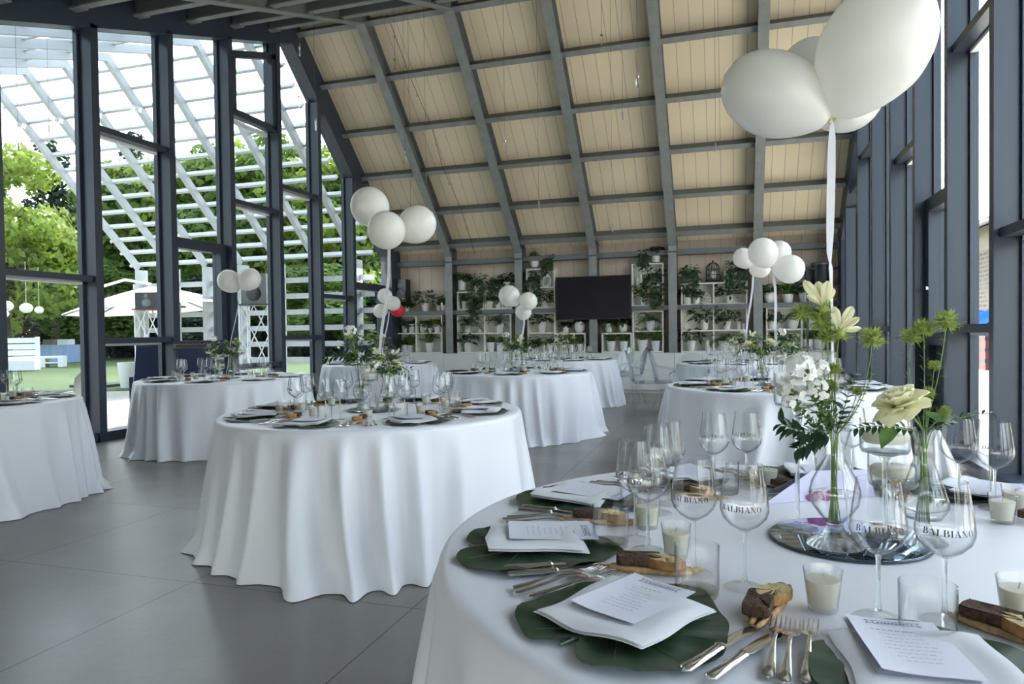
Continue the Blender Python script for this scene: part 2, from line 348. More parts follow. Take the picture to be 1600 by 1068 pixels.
# purlins
def slope(t,d): # point on steep slope, t=0 crown 1 knee, offset d
    n=(.6907,.7235); return (CYR+(D-CYR)*t+n[0]*d, CZR+(KN-CZR)*t+n[1]*d)
for k,t in enumerate((.012,.205,.405,.60,.79,.965)):
    mb=MB(); w=.03 if k<5 else .045
    t2=w/4.93
    q=[slope(t-t2,.12),slope(t+t2,.12),slope(t+t2,.30),slope(t-t2,.30)]
    mb.prism(q,XL+.05,XR-.05,0,lambda p:V((p.z,p.x,p.y)))
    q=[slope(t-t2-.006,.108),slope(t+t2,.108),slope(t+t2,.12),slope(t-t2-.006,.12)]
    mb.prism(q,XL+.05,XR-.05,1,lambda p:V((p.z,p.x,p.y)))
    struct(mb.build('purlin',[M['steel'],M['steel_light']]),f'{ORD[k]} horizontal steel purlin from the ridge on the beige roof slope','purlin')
for k in range(14):
    y=9.55-.88*k; z=zr(y)
    mb=MB(); up=V((0,-SL,1)).normalized()
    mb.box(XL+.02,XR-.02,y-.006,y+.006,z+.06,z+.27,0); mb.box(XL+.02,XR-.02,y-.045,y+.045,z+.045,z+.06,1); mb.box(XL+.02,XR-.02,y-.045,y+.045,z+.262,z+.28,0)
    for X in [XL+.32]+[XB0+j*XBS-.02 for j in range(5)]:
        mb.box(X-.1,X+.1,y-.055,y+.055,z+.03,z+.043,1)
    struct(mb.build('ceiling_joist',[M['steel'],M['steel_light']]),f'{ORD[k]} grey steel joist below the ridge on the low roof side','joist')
for z,h,nm in ((2.735,.10,'upper'),(1.66,.09,'lower')):
    mb=MB().box(XL+.05,XR-.05,13.86 if z>2 else 13.80,14.1,z-h/2,z+h/2,0)
    struct(mb.build('girt',M['steel']),f'{nm} steel rail along the back wall','rail')
# gable walls
YL=[6.30+1.155*i for i in range(-7,6)]; YR=[6.10+1.17*i for i in range(-7,7)]
GP=[(D-.02,0.0),(D-.02,KN),(CYR,CZR),(YF,zr(YF))]
for side,X0,X1,ys,nm in ((-1,XL,-7.0,YL,'left'),(1,1.87,XR,YR,'right')):
    mb=MB(); strip(mb,GP,-.13,.3,X0,X1); 
    struct(mb.build('wall_'+nm,M['frame']),f'dark steel frame along the roof edge of the {nm} glass wall','wall')
    for j,y in enumerate(ys):
        zt=min(zr(y),zr(y+.1))-.1
        mb=MB().box(X0,X1,y-.05,y+.05,0,zt); xg=-7.2 if side<0 else 2.07
        mb.box(xg-.03,xg+.03,y-.085,y+.085,0,zt)
        if side<0: mb.prism([(y+.05,zt-.35),(y+.05,zt),(y-.05,zt)],X0+.02,X1-.001,0,lambda p:V((p.z,p.x,p.y)))
        struct(mb.build('column',M['frame']),f'{ORD[j]} dark steel column from the near end of the {nm} glass wall','column')
    mb=MB().box(X0+.0,X1-.02,YF,D-.1,0,.11)
    struct(mb.build('baseboard_'+nm,M['frame']),f'dark sill along the foot of the {nm} glass wall','sill')
TL={-1:[1.9],0:[3.67,1.18],2:[3.23,.76],3:[3.68,1.18],4:[1.93],-2:[1.9],-3:[1.18]}
TR={-1:[1.91],0:[3.71,1.2],2:[3.24],4:[3.85],5:[3.5],-2:[1.2],-3:[1.91],3:[1.2]}
def glazing(side,ys,T,n0,doors):
    xg=-7.2 if side<0 else 2.07; nm='left' if side<0 else 'right'; n=n0
    ends=list(ys)+[13.55]
    for j in range(len(ends)-1):
        i=j-7; a,b=ends[j]+.05,ends[j+1]-.05
        z0=.11
        if i in doors: z0=2.56
        if side<0 and i<=-2:
            struct(MB().box(xg-.05,xg+.05,a-.05,b+.05,0,min(zr(a),zr(b))+.1).build('wall_panel',M['frame']),f'unseen dark panel added to block light, left wall, {ORD[j]} from its near end','wall'); continue  # unseen bays closed and darkened to keep left light off the tables
        w=struct(MB().prism([(a,z0),(b,z0),(b,zr(b)-.12)]+([(CYR,CZR-.12)] if a<CYR<b else [])+[(a,zr(a)-.12)],xg-.006,xg+.006,0,lambda p:V((p.z,p.x,p.y))).build(f'window_{n}',M['dimpane'] if side<0 else M['pane']),f'tall glass pane between the {ORD[j]} and next column of the {nm} glass wall','window')
        n+=1
        for z in T.get(i,[]):
            x0,x1=(xg-.03,-7.04) if side<0 else (1.91,xg+.03)
            MB().box(x0,x1,a-.04,b+.04,z-.035,z+.035).build('transom',M['frame'],w)
            MB().box(xg-.03,xg+.03,a-.04,b+.04,z-.065,z-.035).build('window_frame',M['white'],w)  # lit underside of the glass frame put into a white strip
        if side<0 and i==2: # the pane left ajar
            f=MB()
            for p,q in (((a,4.55),(b,4.55)),((a,zr(a)-.35),(b,zr(b)-.35)),((a+.05,4.55),(a+.05,zr(a)-.35)),((b-.05,4.55),(b-.05,zr(b)-.35))):
                f.bar((xg+.12,*p),(xg+.12,*q),.1,.12,(1,0,0))
            f.build('window_frame',M['frame'],w)
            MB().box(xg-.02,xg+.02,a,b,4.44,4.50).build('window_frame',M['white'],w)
    return n
n=glazing(-1,YL,TL,1,(1,5)); 
n=glazing(1,YR,TR,30,(1,))
def door(name,xg,a,b,zt,zb,label,sgn,panel=True):
    d=thing(name,label,'door',(xg,a,0),kind='structure'); L=b-a; x0,x1=(-.05,.10) if sgn<0 else (-.10,.05)
    MB().box(x0,x1,0,.12,.11,zt).box(x0,x1,L-.12,L,.11,zt).box(x0,x1,.12,L-.12,zt-.14,zt).box(x0,x1,.12,L-.12,zb-.14,zb).box(x0,x1,.12,L-.12,.11,.2).build('door_frame',M['frame'],d)
    MB().box(-.006,.006,.12,L-.12,zb,zt-.14).build('pane',M['dimpane'] if sgn<0 else M['pane'],d)
    if panel: MB().box(-.03,.03,.12,L-.12,.2,zb-.14).build('panel',M['frame'],d)
    else: MB().box(-.006,.006,.12,L-.12,.2,zb-.14).build('pane',M['dimpane'] if sgn<0 else M['pane'],d)
    hx=.13*(-sgn)
    MB().bar((0,.06 if sgn<0 else L-.06,1.62),(hx,.06 if sgn<0 else L-.06,1.62),.025,.025).bar((hx,.05 if sgn<0 else L-.05,1.62),(hx,.19 if sgn<0 else L-.19,1.62),.02,.03).build('door_handle',M['chrome'],d)
    return d
door('door_1',-7.2,YL[8]+.05,YL[9]-.05,2.56,1.16,'dark framed glass door in the left glass wall right of its second visible column',-1)
door('door_2',-7.2,YL[12]+.05,13.5,2.26,1.0,'dark framed glass door in the far corner of the left glass wall',-1,False)
door('door_3',2.07,YR[8]+.05,YR[9]-.05,2.56,1.17,'dark framed glass door in the right glass wall, with handle',1)
# ------------------------------------------------------------------ outdoors
struct(MB().box(-90,XL-.1,-25,14.9,-.14,-.02).build('patio',M['patio']),'pale paved terrace outside the left glass wall','terrace')
g=MB()
lawn=MB().prism([(-17.6,10.2),(-13.2,12.9),(-7.4,15.2),(-7.4,75),(-110,75),(-110,-25),(-24,-25)],-.13,-.005)
struct(lawn.build('lawn',M['lawn']),'green lawn beyond the terrace','lawn')
struct(MB().box(XR+.1,70,-25,75,-.14,-.02).build('yard',M['yard']),'sunlit gravel yard outside the right glass wall','yard')
struct(MB().box(-7.4,XR+.1,14.3,75,-.14,-.02).build('back_yard',M['lawn']),'ground behind the hall','ground')
# white pergola carrying on the roof shape outside
pg=thing('pergola','white timber pergola with slatted sloping roof over the terrace','pergola',(-11,D,0))
PX=[-14.12+1.017*k for k in range(7)]
pp_=[(D+.02,0),(D+.02,KN+.05),(CYR,CZR+.1),(3.0,zr(3.0)+.1)]
for X in PX:
    mb=MB(); strip(mb,pp_[:2],0,.28,X-.06+11,X+.06+11); strip(mb,pp_[1:],0,.14,X-.05+11,X+.05+11); o=mb.build('rib',M['pergola'],pg); o.location=(0,-D,0)
def perg(y,z,ang=0):
    mb=MB().bar((PX[0]-.3+11,y-D,z),(PX[-1]+.4+11,y-D,z),.05,.12,(0,cos(ang),sin(ang)) if ang else (0,0,1)); mb.build('slat',M['pergola'],pg)
for k in range(7): perg(D+.2,2.50-.37*k)
for k in range(13):
    t=k/12.6; n_=(.6907,.7235); perg(D+(CYR-D)*t+n_[0]*.2,KN+.05+(CZR-KN+.05)*t+n_[1]*.2,rad(45))
for k in range(1,9): y=CYR-k*.8; perg(y,zr(y)+.28)
for k,(X,dy) in enumerate(((PX[0]+.12,0),(PX[1]+.12,0),(PX[2]+.12,0),(PX[3]+.12,0))):
    y=CYR+.62; z=zr(y)-.02
    t=thing('spotlight','small silver twin spotlight clamped under the '+ORD[k]+' rib of the white pergola','spotlight',(X,y,z),group='pergola spotlights')
    for q in (-.09,.09):
        MB().bar((-.05,q,.02),(.06,q,-.03),.09,.09).build('lamp_head',M['chrome'],t)
# trees
def foliage_mesh(blobs,n,ls,seed):
    rg=random.Random(seed); mb=MB(); tot=sum(b[3]**2 for b in blobs)
    for (bx,by,bz,br) in blobs:
        for _ in range(int(n*br*br/tot)):
            d=rv(rg).normalized(); p=V((bx,by,bz))+d*br*(rg.random()**.25)*V((1,1,.85)).length/1.65
            p=V((bx,by,bz))+V((d.x,d.y,d.z*.85))*br*(.55+.45*rg.random()**.5)
            nrm=(d+rv(rg,.7)).normalized(); t=nrm.orthogonal().normalized(); t=(Matrix.Rotation(rg.uniform(0,6.3),3,nrm)@t); s2=nrm.cross(t)
            l=ls*rg.uniform(.6,1.3); w=l*.6
            mb.add([p-t*l*.5,p-s2*w*.5-nrm*.1*l,p+t*l*.5,p+s2*w*.5-nrm*.1*l],[(0,1,2),(0,2,3)],0,True)
    return mb
def make_tree(kind,seed):
    rg=random.Random(seed)
    r=thing({'treed':'conifer'}.get(kind,'leafy_tree'))
    bl=[]
    if kind=='treed':
        for i in range(12):
            z=3+i*.85; R=3.0*(1-i/13)
            for q in range(max(1,int(R*2.2))):
                a=rg.uniform(0,6.3); bl.append((cos(a)*R*.65,sin(a)*R*.65,z+rg.uniform(-.3,.3),.5+R*.32))
    else:
        for i in range(30):
            a=rg.uniform(0,6.3); z=rg.uniform(2.6,11.2); R=3.6*math.sqrt(max(.05,1-((z-6.4)/5.6)**2))*rg.uniform(.35,.95)
            bl.append((cos(a)*R,sin(a)*R,z,rg.uniform(1.1,1.9)))
    foliage_mesh(bl,11000,.46 if kind!='treed' else .38,seed).build('crown',M[kind],r,ang=0)
    tb=MB().tube([(0,0,-.1),(.1,0,3),(0,.1,7),(0,0,10)],.3,8,0,.08)
    for k in range(6):
        a=k*1.05; tb.tube([(0,0,3+k*.6),(cos(a)*1.2,sin(a)*1.2,4.6+k*.7),(cos(a)*2.2,sin(a)*2.2,5.4+k*.8)],.12,6,0,.03)
    tb.build('trunk',M['bark'],r); return r
tp={'treeb':make_tree('treeb',1),'treem':make_tree('treem',2),'treed':make_tree('treed',3)}; PROTO+=list(tp.values())
# (pixel x, distance, pixel y of the top, kind, label)
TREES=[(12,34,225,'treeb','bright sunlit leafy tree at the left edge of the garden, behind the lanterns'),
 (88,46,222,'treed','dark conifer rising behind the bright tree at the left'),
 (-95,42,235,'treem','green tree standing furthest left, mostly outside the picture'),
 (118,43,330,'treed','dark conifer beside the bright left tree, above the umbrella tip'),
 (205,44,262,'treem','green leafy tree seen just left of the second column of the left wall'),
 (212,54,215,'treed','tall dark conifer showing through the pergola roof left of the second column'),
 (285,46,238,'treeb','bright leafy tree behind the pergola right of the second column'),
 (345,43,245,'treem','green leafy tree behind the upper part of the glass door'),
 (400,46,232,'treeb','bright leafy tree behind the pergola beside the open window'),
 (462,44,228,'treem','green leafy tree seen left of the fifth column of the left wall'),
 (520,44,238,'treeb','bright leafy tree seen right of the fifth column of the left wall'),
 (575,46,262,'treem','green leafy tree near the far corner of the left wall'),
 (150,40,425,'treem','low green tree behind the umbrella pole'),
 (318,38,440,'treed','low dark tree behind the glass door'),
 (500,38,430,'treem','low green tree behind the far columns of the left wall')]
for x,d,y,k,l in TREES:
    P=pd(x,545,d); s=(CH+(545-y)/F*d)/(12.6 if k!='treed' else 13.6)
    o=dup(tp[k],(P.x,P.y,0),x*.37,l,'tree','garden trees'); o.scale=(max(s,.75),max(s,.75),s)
for k,(x0,x1,d) in enumerate(((-60,150,47),(150,330,44),(330,480,42),(480,640,41))):
    a,b=pd(x0,545,d),pd(x1,545,d); rg=random.Random(20+k); bl=[]
    n_=int((b-a).length/1.0)
    for i in range(n_+1):
        p=a+(b-a)*(i/n_); 
        for z in (.7,1.7,2.7,3.5): bl.append((p.x-a.x+rg.uniform(-.3,.3),p.y-a.y+rg.uniform(-.3,.3),z,rg.uniform(.8,1.2)))
    h=thing('hedge',['dark hedge behind the pallet bench','dark hedge behind the umbrella pole','dark hedge behind the glass door','dark hedge behind the far columns of the left wall'][k],'hedge',(a.x,a.y,0),group='garden hedges')
    foliage_mesh(bl,9000,.34,40+k).build('foliage',M['treed'],h,ang=0)
# garden furniture
d=17.6; P=pd(160,600,d); top=pd(236,447,d-.3)
u=thing('cantilever_umbrella','off white cantilever umbrella open over the terrace','umbrella',(P.x,P.y,0))
T=top-V((P.x,P.y,0)); Rr=1.95; ax=(RT*1.).normalized(); tilt=Matrix.Rotation(rad(4.5),3,(-fw).normalized())
def can(u_,v_):
    a=2*PI*u_; k=v_*1.0; rr=Rr*k*(1-.05*(1-abs(cos(a*4)))); q=tilt@V((rr*cos(a),rr*sin(a),-.58*k**1.3)); return T+q
MB().grid(can,32,6).build('canopy',M['umbrella'],u,ang=0)
rb=MB()
for k in range(8): rb.bar(can(k/8,.03)-V((0,0,.03)),can(k/8,.98)-V((0,0,.03)),.03,.03)
rb.build('rib',M['steel_light'],u)
MB().tube([(0,0,0),(0,0,2.55)],.045,10).tube([(0,0,2.5),(T.x*.5,T.y*.5,T.z+.18),T+V((0,0,.05))],.035,8).bar((0,0,1.95),can(.45,.45)-V((0,0,.1)),.04,.05).build('pole',M['white'],u)
MB().box(-.5,.5,-.5,.5,0,.06).build('base',M['black'],u)
P=pd(199,607,16.9); P.z=0
t=thing('planter','large white tapered planter on the terrace','planter',P); MB().lathe([(.14,0),(.21,.62),(.19,.62),(.15,.4)],20).build('pot',M['potw'],t)
for k,(x,d,yt,sx,lb) in enumerate(((238,15.6,505,.52,'white lattice truss stand outside, left of the glass door'),(404,14.0,500,.56,'white lattice truss stand outside, right of the glass door'))):
    P=pd(x,560,d); h=CH+(548-yt)/F*d; t=thing('truss_stand',lb,'stand',(P.x,P.y,0),rz=YAW)
    for sx_ in (-1,1):
        for sy in (-1,1): MB().tube([(sx_*sx/2,sy*.2,0),(sx_*sx/2,sy*.2,h)],.018,6).build('upright',M['white'],t)
    br=MB(); n_=3; dz=h/n_
    for i in range(n_):
        for sy in (-.2,):
            br.tube([(-sx/2,sy,i*dz),(0,sy,(i+1)*dz)],.013,5).tube([(sx/2,sy,i*dz),(0,sy,(i+1)*dz)],.013,5).tube([(-sx/2,sy,(i+1)*dz),(0,sy,i*dz)],.013,5).tube([(sx/2,sy,(i+1)*dz),(0,sy,i*dz)],.013,5)
    br.build('brace',M['white'],t); MB().box(-sx/2-.04,sx/2+.04,-.26,.26,h-.005,h+.02).build('top_plate',M['redplastic'] if k==0 else M['black'],t)
    s=thing('loudspeaker',['black loudspeaker on the left lattice stand under the umbrella','grey loudspeaker on the lattice stand right of the glass door'][k],'speaker',(P.x,P.y,h+.021),rz=YAW)
    hh=(.36,.60)[k]; mm=M['black'] if k==0 else M['steel']
    MB().prism([(-.25,-.2),(.25,-.2),(.19,.2),(-.19,.2)],0,hh).build('cabinet',mm,s)
    cf=MB(); 
    for zc,r_ in ((hh*.34,min(.15,hh*.28)),(hh*.78,hh*.14)): cf.ell((0,-.2,zc),r_,.02,r_,16,8)
    cf.build('cone',M['black'] if k else M['steel'],s)
# far garden set
P=pd(70,583,30.); P.z=0
t=thing('pallet_bench','low white pallet bench on the lawn','bench',P,rz=.7)
mb=MB(); [mb.box(-.75,.75,-.4+.2*k,-.22+.2*k,.38,.46) for k in range(4)]; mb.build('seat',M['white'],t)
for x in (-.66,0,.66): MB().box(x-.1,x+.1,-.4,.4,0,.38).build('leg',M['white'],t)
MB().box(-.7,.7,-.38,.38,.16,.22).build('stretcher',M['white'],t)
P=pd(22,593,27.); P.z=0
t=thing('pallet_sofa','white pallet sofa with high slatted back at the left edge of the lawn','sofa',P,rz=.7)
mb=MB(); [mb.box(-.85,.85,-.05,.02,.1+.24*k,.3+.24*k) for k in range(5)]; mb.build('backrest',M['white'],t)
MB().box(-.85,.85,-.8,-.05,0.02,.4).build('seat',M['white'],t)
for x in (-.8,.8): MB().box(x-.06,x+.06,-.1,.08,0,1.3).build('post',M['white'],t)
a,b=pd(22,575,37),pd(118,575,36); L=(b-a).length
t=thing('garden_buffet','long garden table under a pale blue cloth beyond the pallet bench','table',(a.x,a.y,0),rz=math.atan2(b.y-a.y,b.x-a.x))
def bc(u_,v_):
    return V((L*u_,-.45-.03*sin(u_*60)*(1-v_),.9*v_))
MB().grid(bc,60,4).box(0,L,-.45,.45,.88,.9).box(L-.01,L,-.45,.45,0,.9).build('tablecloth',M['bluecloth'],t)
for k,(fx,w) in enumerate(((.64,.8),(.86,.7))):
    p=a+(b-a)*fx; tag(MB().box(-w/2,w/2,-.2,.2,0,.28).build('crate',M['plaster'] if k==0 else M['potw'],None,(p.x,p.y,.901),(0,0,math.atan2(b.y-a.y,b.x-a.x))),['tan crate on the blue garden table','white crate at the right end of the blue garden table'][k],'crate')
for k,(x,y,d,r) in enumerate(((10,478,24,.21),(41,481,24,.20),(7,490,25,.15),(61,484,26,.15))):
    o=MB().ell((0,0,0),r,r,r*.86,18,12).tube([(0,0,r*.8),(0,0,1.6)],.006,5).build('paper_lantern',M['balloon'],None,pd(x,y,d))
    tag(o,['round white lantern hanging at the very left under the bright tree','round white lantern hanging above the blue garden table','small dim white lantern below the leftmost one','small shaded white lantern right of the bright ones'][k],'lantern','garden lanterns')
# right side
bt=thing('brick_building','old brick building with tiled roof beyond the yard, seen through the right glass wall','building',(9.0,0,0))
MB().box(0,6,6,60,0,4.05).build('wall',M['brick'],bt); MB().box(.02,6,6,60,4.05,4.95).build('upper_wall',M['plaster'],bt)
MB().prism([(-.5,4.85),(3,6.3),(6.5,4.85),(6.5,5.0),(3,6.48),(-.5,5.03)],6,60,0,lambda p:V((p.x,p.z,p.y))).build('roof',M['rooftile'],bt)
MB().tube([(-.5,6,4.87),(-.5,60,4.87)],.08,8).build('gutter',M['steel'],bt)
for k in range(4):
    c=thing('plastic_crate',f'{ORD[k]} red plastic crate from the ground in the stack beyond the right glass wall','crate',(7.45,25,-.02+k*.315),group='red crates in the yard')
    MB().box(-.6,.6,-2.2,2.2,0,.21).build('body',M['redplastic'],c); MB().box(-.62,.62,-2.22,2.22,.21,.315).build('rim',M['black'],c)
mb=MB(); mb.grid(lambda u_,v_: V(((u_-.5)*1.3,(v_-.5)*4.6,.5*sin(PI*u_)*(.75+.25*sin(v_*19+u_*5)))),14,28)
tag(mb.build('tarpaulin',M['tarp'],None,(7.45,25,1.245)),'crumpled blue tarpaulin on the red crates in the yard','tarpaulin')
# ------------------------------------------------------------------ back wall furniture
YS=13.86
cx0=at(988,580,13.70).x; CW=.80
k0=-6
for k in range(-7,5):
    x0=cx0+k*CW; x1=x0+CW
    if x1<XL+.3 or x0>XR-.2: continue
    x0=max(x0,XL+.3); x1=min(x1,XR-.28)
    c=thing('cabinet',f'{ORD[k+7]} low white cabinet along the back wall, counted from the left corner','cabinet',((x0+x1)/2,13.70,0),group='low white cabinets on the back wall',kind=None)
    w=(x1-x0)/2-.002
    MB().box(-w,w,.02,.39,.06,.787).box(-w,w,.05,.39,0,.06).build('body',M['laminate'],c); MB().box(-w+.003,w-.003,0,.018,.065,.78).build('door',M['laminate'],c)
def X(px,py=500): return at(px,py,YS).x
def Z(py,px=900): return at(px,py,YS).z
def shelf(x0,x1,yt,yb,mids,divs,label,t=.028):
    """open cube shelf given by its front outline (pixels on the front plane)"""
    xm=(x0+x1)/2; zt,zb=at(xm,yt,YS).z,at(xm,yb,YS).z
    if yb>545: zb=.789
    a,b=at(x0,(yt+yb)/2,YS).x,at(x1,(yt+yb)/2,YS).x
    c=thing('cube_shelf',label,'shelf',((a+b)/2,YS,zb)); h=zt-zb; w=(b-a)/2
    MB().box(-w,w,0,.235,0,t).build('bottom_board',M['shelf'],c); MB().box(-w,w,0,.235,h-t,h).build('top_board',M['shelf'],c)
    for s in (-1,1): MB().box(min(s*w,s*(w-t)),max(s*w,s*(w-t)),0,.235,t,h-t).build('side_board',M['shelf'],c)
    MB().box(-w+t,w-t,.225,.235,t,h-t).build('back_board',M['shelf'],c)
    for y in mids:
        z=at(xm,y,YS).z-zb; MB().box(-w+t,w-t,.004,.225,z-t/2,z+t/2).build('shelf_board',M['shelf'],c)
    for x in divs:
        q=at(x,(yt+yb)/2,YS).x-(a+b)/2; MB().box(q-t/2,q+t/2,.002,.224,t,h-t).build('divider',M['shelf'],c)
    return c
shelf(617,691,492,551,[520.5],[650],'white open shelf of four cubes in the far left corner of the back wall')
shelf(714,799,491,551,[520.5],[757],'white open shelf of four cubes on the cabinets left of the television')
shelf(714,756,455,484,[],[],'single white cube shelf above the four cubes, left of the trailing ivy')
shelf(757.5,800,453,483,[],[],'single white cube shelf above the four cubes, behind the white balloons')
shelf(822,867,419,482,[449],[],'tall white shelf of two cubes touching the left edge of the television')
shelf(824,868,488,551,[520],[],'white shelf of two cubes under the left edge of the television')
shelf(869,915,520,551,[],[],'low white cube shelf under the left half of the television')
shelf(940,987.5,519.5,551,[],[],'low white cube shelf under the right half of the television')
shelf(988,1037,485,551,[517],[],'white shelf of two cubes under the right edge of the television')
shelf(987,1037,411,478,[445.5],[],'tall white shelf of two cubes touching the right edge of the television')
shelf(1064,1168,481,550,[516],[1115],'white open shelf of four cubes two bays right of the television')
shelf(1064,1168,441,476,[],[1115],'wide white shelf of two cubes under the black birdcage')
shelf(1197,1305,479,550,[514],[1253],'white open shelf of four cubes at the right end of the back wall')
tv=thing('television','large black flat television on the back wall between the plant shelves','television',(at(926.5,465,13.74).x,13.74,at(926.5,465,13.74).z))
w=.755; MB().box(-w,w,-.02,.05,-.43,.43).build('bezel',M['black'],tv); MB().box(-w+.015,w-.015,-.023,-.0205,-.41,.415).build('screen',M['screen'],tv)
MB().box(-.2,.2,.05,.09,-.2,.2).box(-.07,.07,.05,.1,-.44,-.36).build('wall_bracket',M['steel'],tv)
sp=thing('loudspeaker','black loudspeaker hung on the back wall in the left corner','speaker',(X(628),13.9,Z(471,628)))
cb_=MB().box(-.14,.14,-.12,.12,0,.48).build('cabinet',M['black'],sp); MB().ell((0,-.12,.16),.1,.012,.1,16,8).ell((0,-.12,.36),.06,.012,.06,16,8).build('cone',M['steel'],cb_); MB().ell((.07,-.122,.06),.02,.01,.02,10,6).build('badge',M['chrome'],cb_)
MB().bar((0,.11,.24),(0,.19,.24),.05,.05).build('wall_bracket',M['steel'],sp)
# black barrel and rack in the right corner
ur=thing('metal_rack','dark metal rack in the right corner of the back wall','rack',(X(1300),13.78,.789))
zr_=Z(480,1290)-.789
mb=MB()
for s in (-.42,.32):
    for q in (0,.26): mb.box(s-.02,s+.02,q-.02,q+.02,0,1.55)
mb.build('post',M['frame'],ur)
for z in (zr_-.02,zr_+.42,1.53): MB().box(-.45,.34,-.03,.29,z-.02,z).build('shelf_board',M['frame'],ur)
b_=thing('barrel','black cylindrical drum standing on the dark rack in the right corner','drum',(X(1283),13.9,.789+zr_+.421))
MB().lathe([(.16,0),(.165,.02),(.165,.38),(.16,.40),(.02,.41)],24).build('body',M['black'],b_); MB().lathe([(.17,.36),(.17,.385),(.155,.385),(.155,.36)],24,closed=True).build('rim',M['steel'],b_)
# plants: prototypes of foliage made per plant
def fronds(mb,rg,n,L,up,mi,leaflet=.05,droop=.9):
    for i in range(n):
        a=rg.uniform(0,6.28); l=L*rg.uniform(.6,1.1); e=rg.uniform(.25,1.25)
        p0=V((0,0,0)); p1=V((cos(a)*l*.45*cos(e),sin(a)*l*.45*cos(e),l*up*sin(e))); p2=V((cos(a)*l*.95,sin(a)*l*.95,l*up*sin(e)-droop*l*rg.uniform(.2,.8)))
        pts=bez(p0,p1,p2,7); mb.tube(pts,.003,4,0,.001)
        for j in range(1,8):
            d=(pts[j]-pts[j-1]).normalized()
            for s in (-1,1):
                sd=(d.cross(V((0,0,1)))*s+d*.6+V((0,0,-.15))).normalized()
                mb.leaf(pts[j],sd,V((0,0,1)),leaflet*(1.25-j*.09),leaflet*.36,mi,2)
def bushy(mb,rg,n,R,H,mi,ls=.07):
    for i in range(n):
        a=rg.uniform(0,6.28); r=R*math.sqrt(rg.random()); z=H*rg.uniform(.05,1)*(1-.35*(r/R)**2)
        d=V((cos(a),sin(a),rg.uniform(-.5,.6))); mb.leaf((cos(a)*r,sin(a)*r,z),d,V((0,0,1))+rv(rg,.6),ls*rg.uniform(.6,1.3),ls*.62,mi,3)
    for i in range(7):
        a=rg.uniform(0,6.28); mb.tube([(0,0,-.01),(cos(a)*R*.4,sin(a)*R*.4,H*.5),(cos(a)*R*.7,sin(a)*R*.7,H*.8)],.004,4,0,.002)
def trailing(mb,rg,R,H,drop,mi,ls=.06,n=9):
    bushy(mb,rg,46,R,H,mi,ls)
    for i in range(n):
        a=rg.uniform(PI*1.0,PI*2.0); l=drop*rg.uniform(.4,1.); r=R*rg.uniform(.7,1.05)
        pts=bez((0,0,H*.3),(cos(a)*r*1.1,sin(a)*r*.8-.02,H*.6),(cos(a)*r*.95,min(-.14,sin(a)*r*.8)-.02,-l),10)
        mb.tube(pts,.003,4,0)
        for j in range(2,11):
            for q in range(2): mb.leaf(pts[j]+rv(rg,.012),V((rg.uniform(-1,1),-.7,rg.uniform(-.9,.1))),V((0,-1,.5))+rv(rg,.4),ls*rg.uniform(.7,1.2),ls*.7,mi,2)
def grassy(mb,rg,n,R,H,mi):
    for i in range(n):
        a=rg.uniform(0,6.28); r=R*rg.random(); e=rg.uniform(.3,1.)
        pts=bez((cos(a)*r*.2,sin(a)*r*.2,0),(cos(a)*r*.5,sin(a)*r*.5,H*e),(cos(a)*r*1.1,sin(a)*r*1.1,H*e*rg.uniform(.6,1.05)),4)
        for q in range(4):
            mb.leaf(pts[q],pts[q+1]-pts[q],V((cos(a),sin(a),.4))+rv(rg,.4),(pts[q+1]-pts[q]).length*1.4,.016,mi,2)
POT={}
def pot_mesh(kind,h):
    r=h*.46
    if kind=='bowl': pr=[(r*.62,0),(r*1.0,h*.25),(r*1.12,h*.7),(r*1.0,h),(r*.93,h),(r*1.0,h*.7),(r*.8,h*.45)]
    elif kind=='cup': pr=[(r*.7,0),(r*.78,h*.1),(r*.98,h*.9),(r*1.04,h*.9),(r*1.06,h),(r*.96,h),(r*.86,h*.6)]
    elif kind=='square': pr=[(r*.8,0),(r*.85,h*.05),(r*.95,h),(r*.86,h),(r*.82,h*.6)]
    else: pr=[(r*.66,0),(r*.70,h*.03),(r*1.0,h),(r*.92,h),(r*.85,h*.65)]
    return MB().lathe(pr,20)
def plant(px,py,kind,size,where,ph=.19,pk='taper',seed=0,mat=None,what=None,bl=None):
    P=at(px,py,13.965); z=bl if bl is not None else P.z
    rg=random.Random(seed*7+int(px))
    mt={'fern':'shfern','bush':'shbush','ivy':'shivy','grass':'shgrass'}[kind] if not mat else mat
    nm={'fern':'potted fern','bush':'potted leafy plant','ivy':'potted trailing ivy','grass':'potted grassy plant'}[kind]
    t=thing('potted_'+{'fern':'fern','bush':'plant','ivy':'ivy','grass':'plant'}[kind],f'{what or nm} {where}','potted plant',(P.x,P.y,z+.001),group='plants on the back wall shelves')
    pt=pot_mesh(pk,ph).build('pot',M['potw'],t); MB().lathe([(ph*.36,0),(0.0,.008)],14).build('soil',M['soil'],pt,(0,0,ph*.78))
    mb=MB(); s=size
    if kind=='fern': fronds(mb,rg,int(26),s*1.25,1.0,1,.075,.75)
    elif kind=='bush': bushy(mb,rg,int(95),s*.8,s*1.15,1,.10)
    elif kind=='ivy': trailing(mb,rg,s*.55,s*.7,s*1.5,1,.085)
    else: grassy(mb,rg,150,s*.8,s*1.2,1)
    mb.v=[(max(x,-6.93-P.x),min(y,.11) if z_>-.25 else min(y,.02),z_) for x,y,z_ in mb.v]
    mb.build('foliage',[M['stemd'],M[mt]],t,(0,0,ph*.82))
    return t
CT=.787; G=Z(489,650)
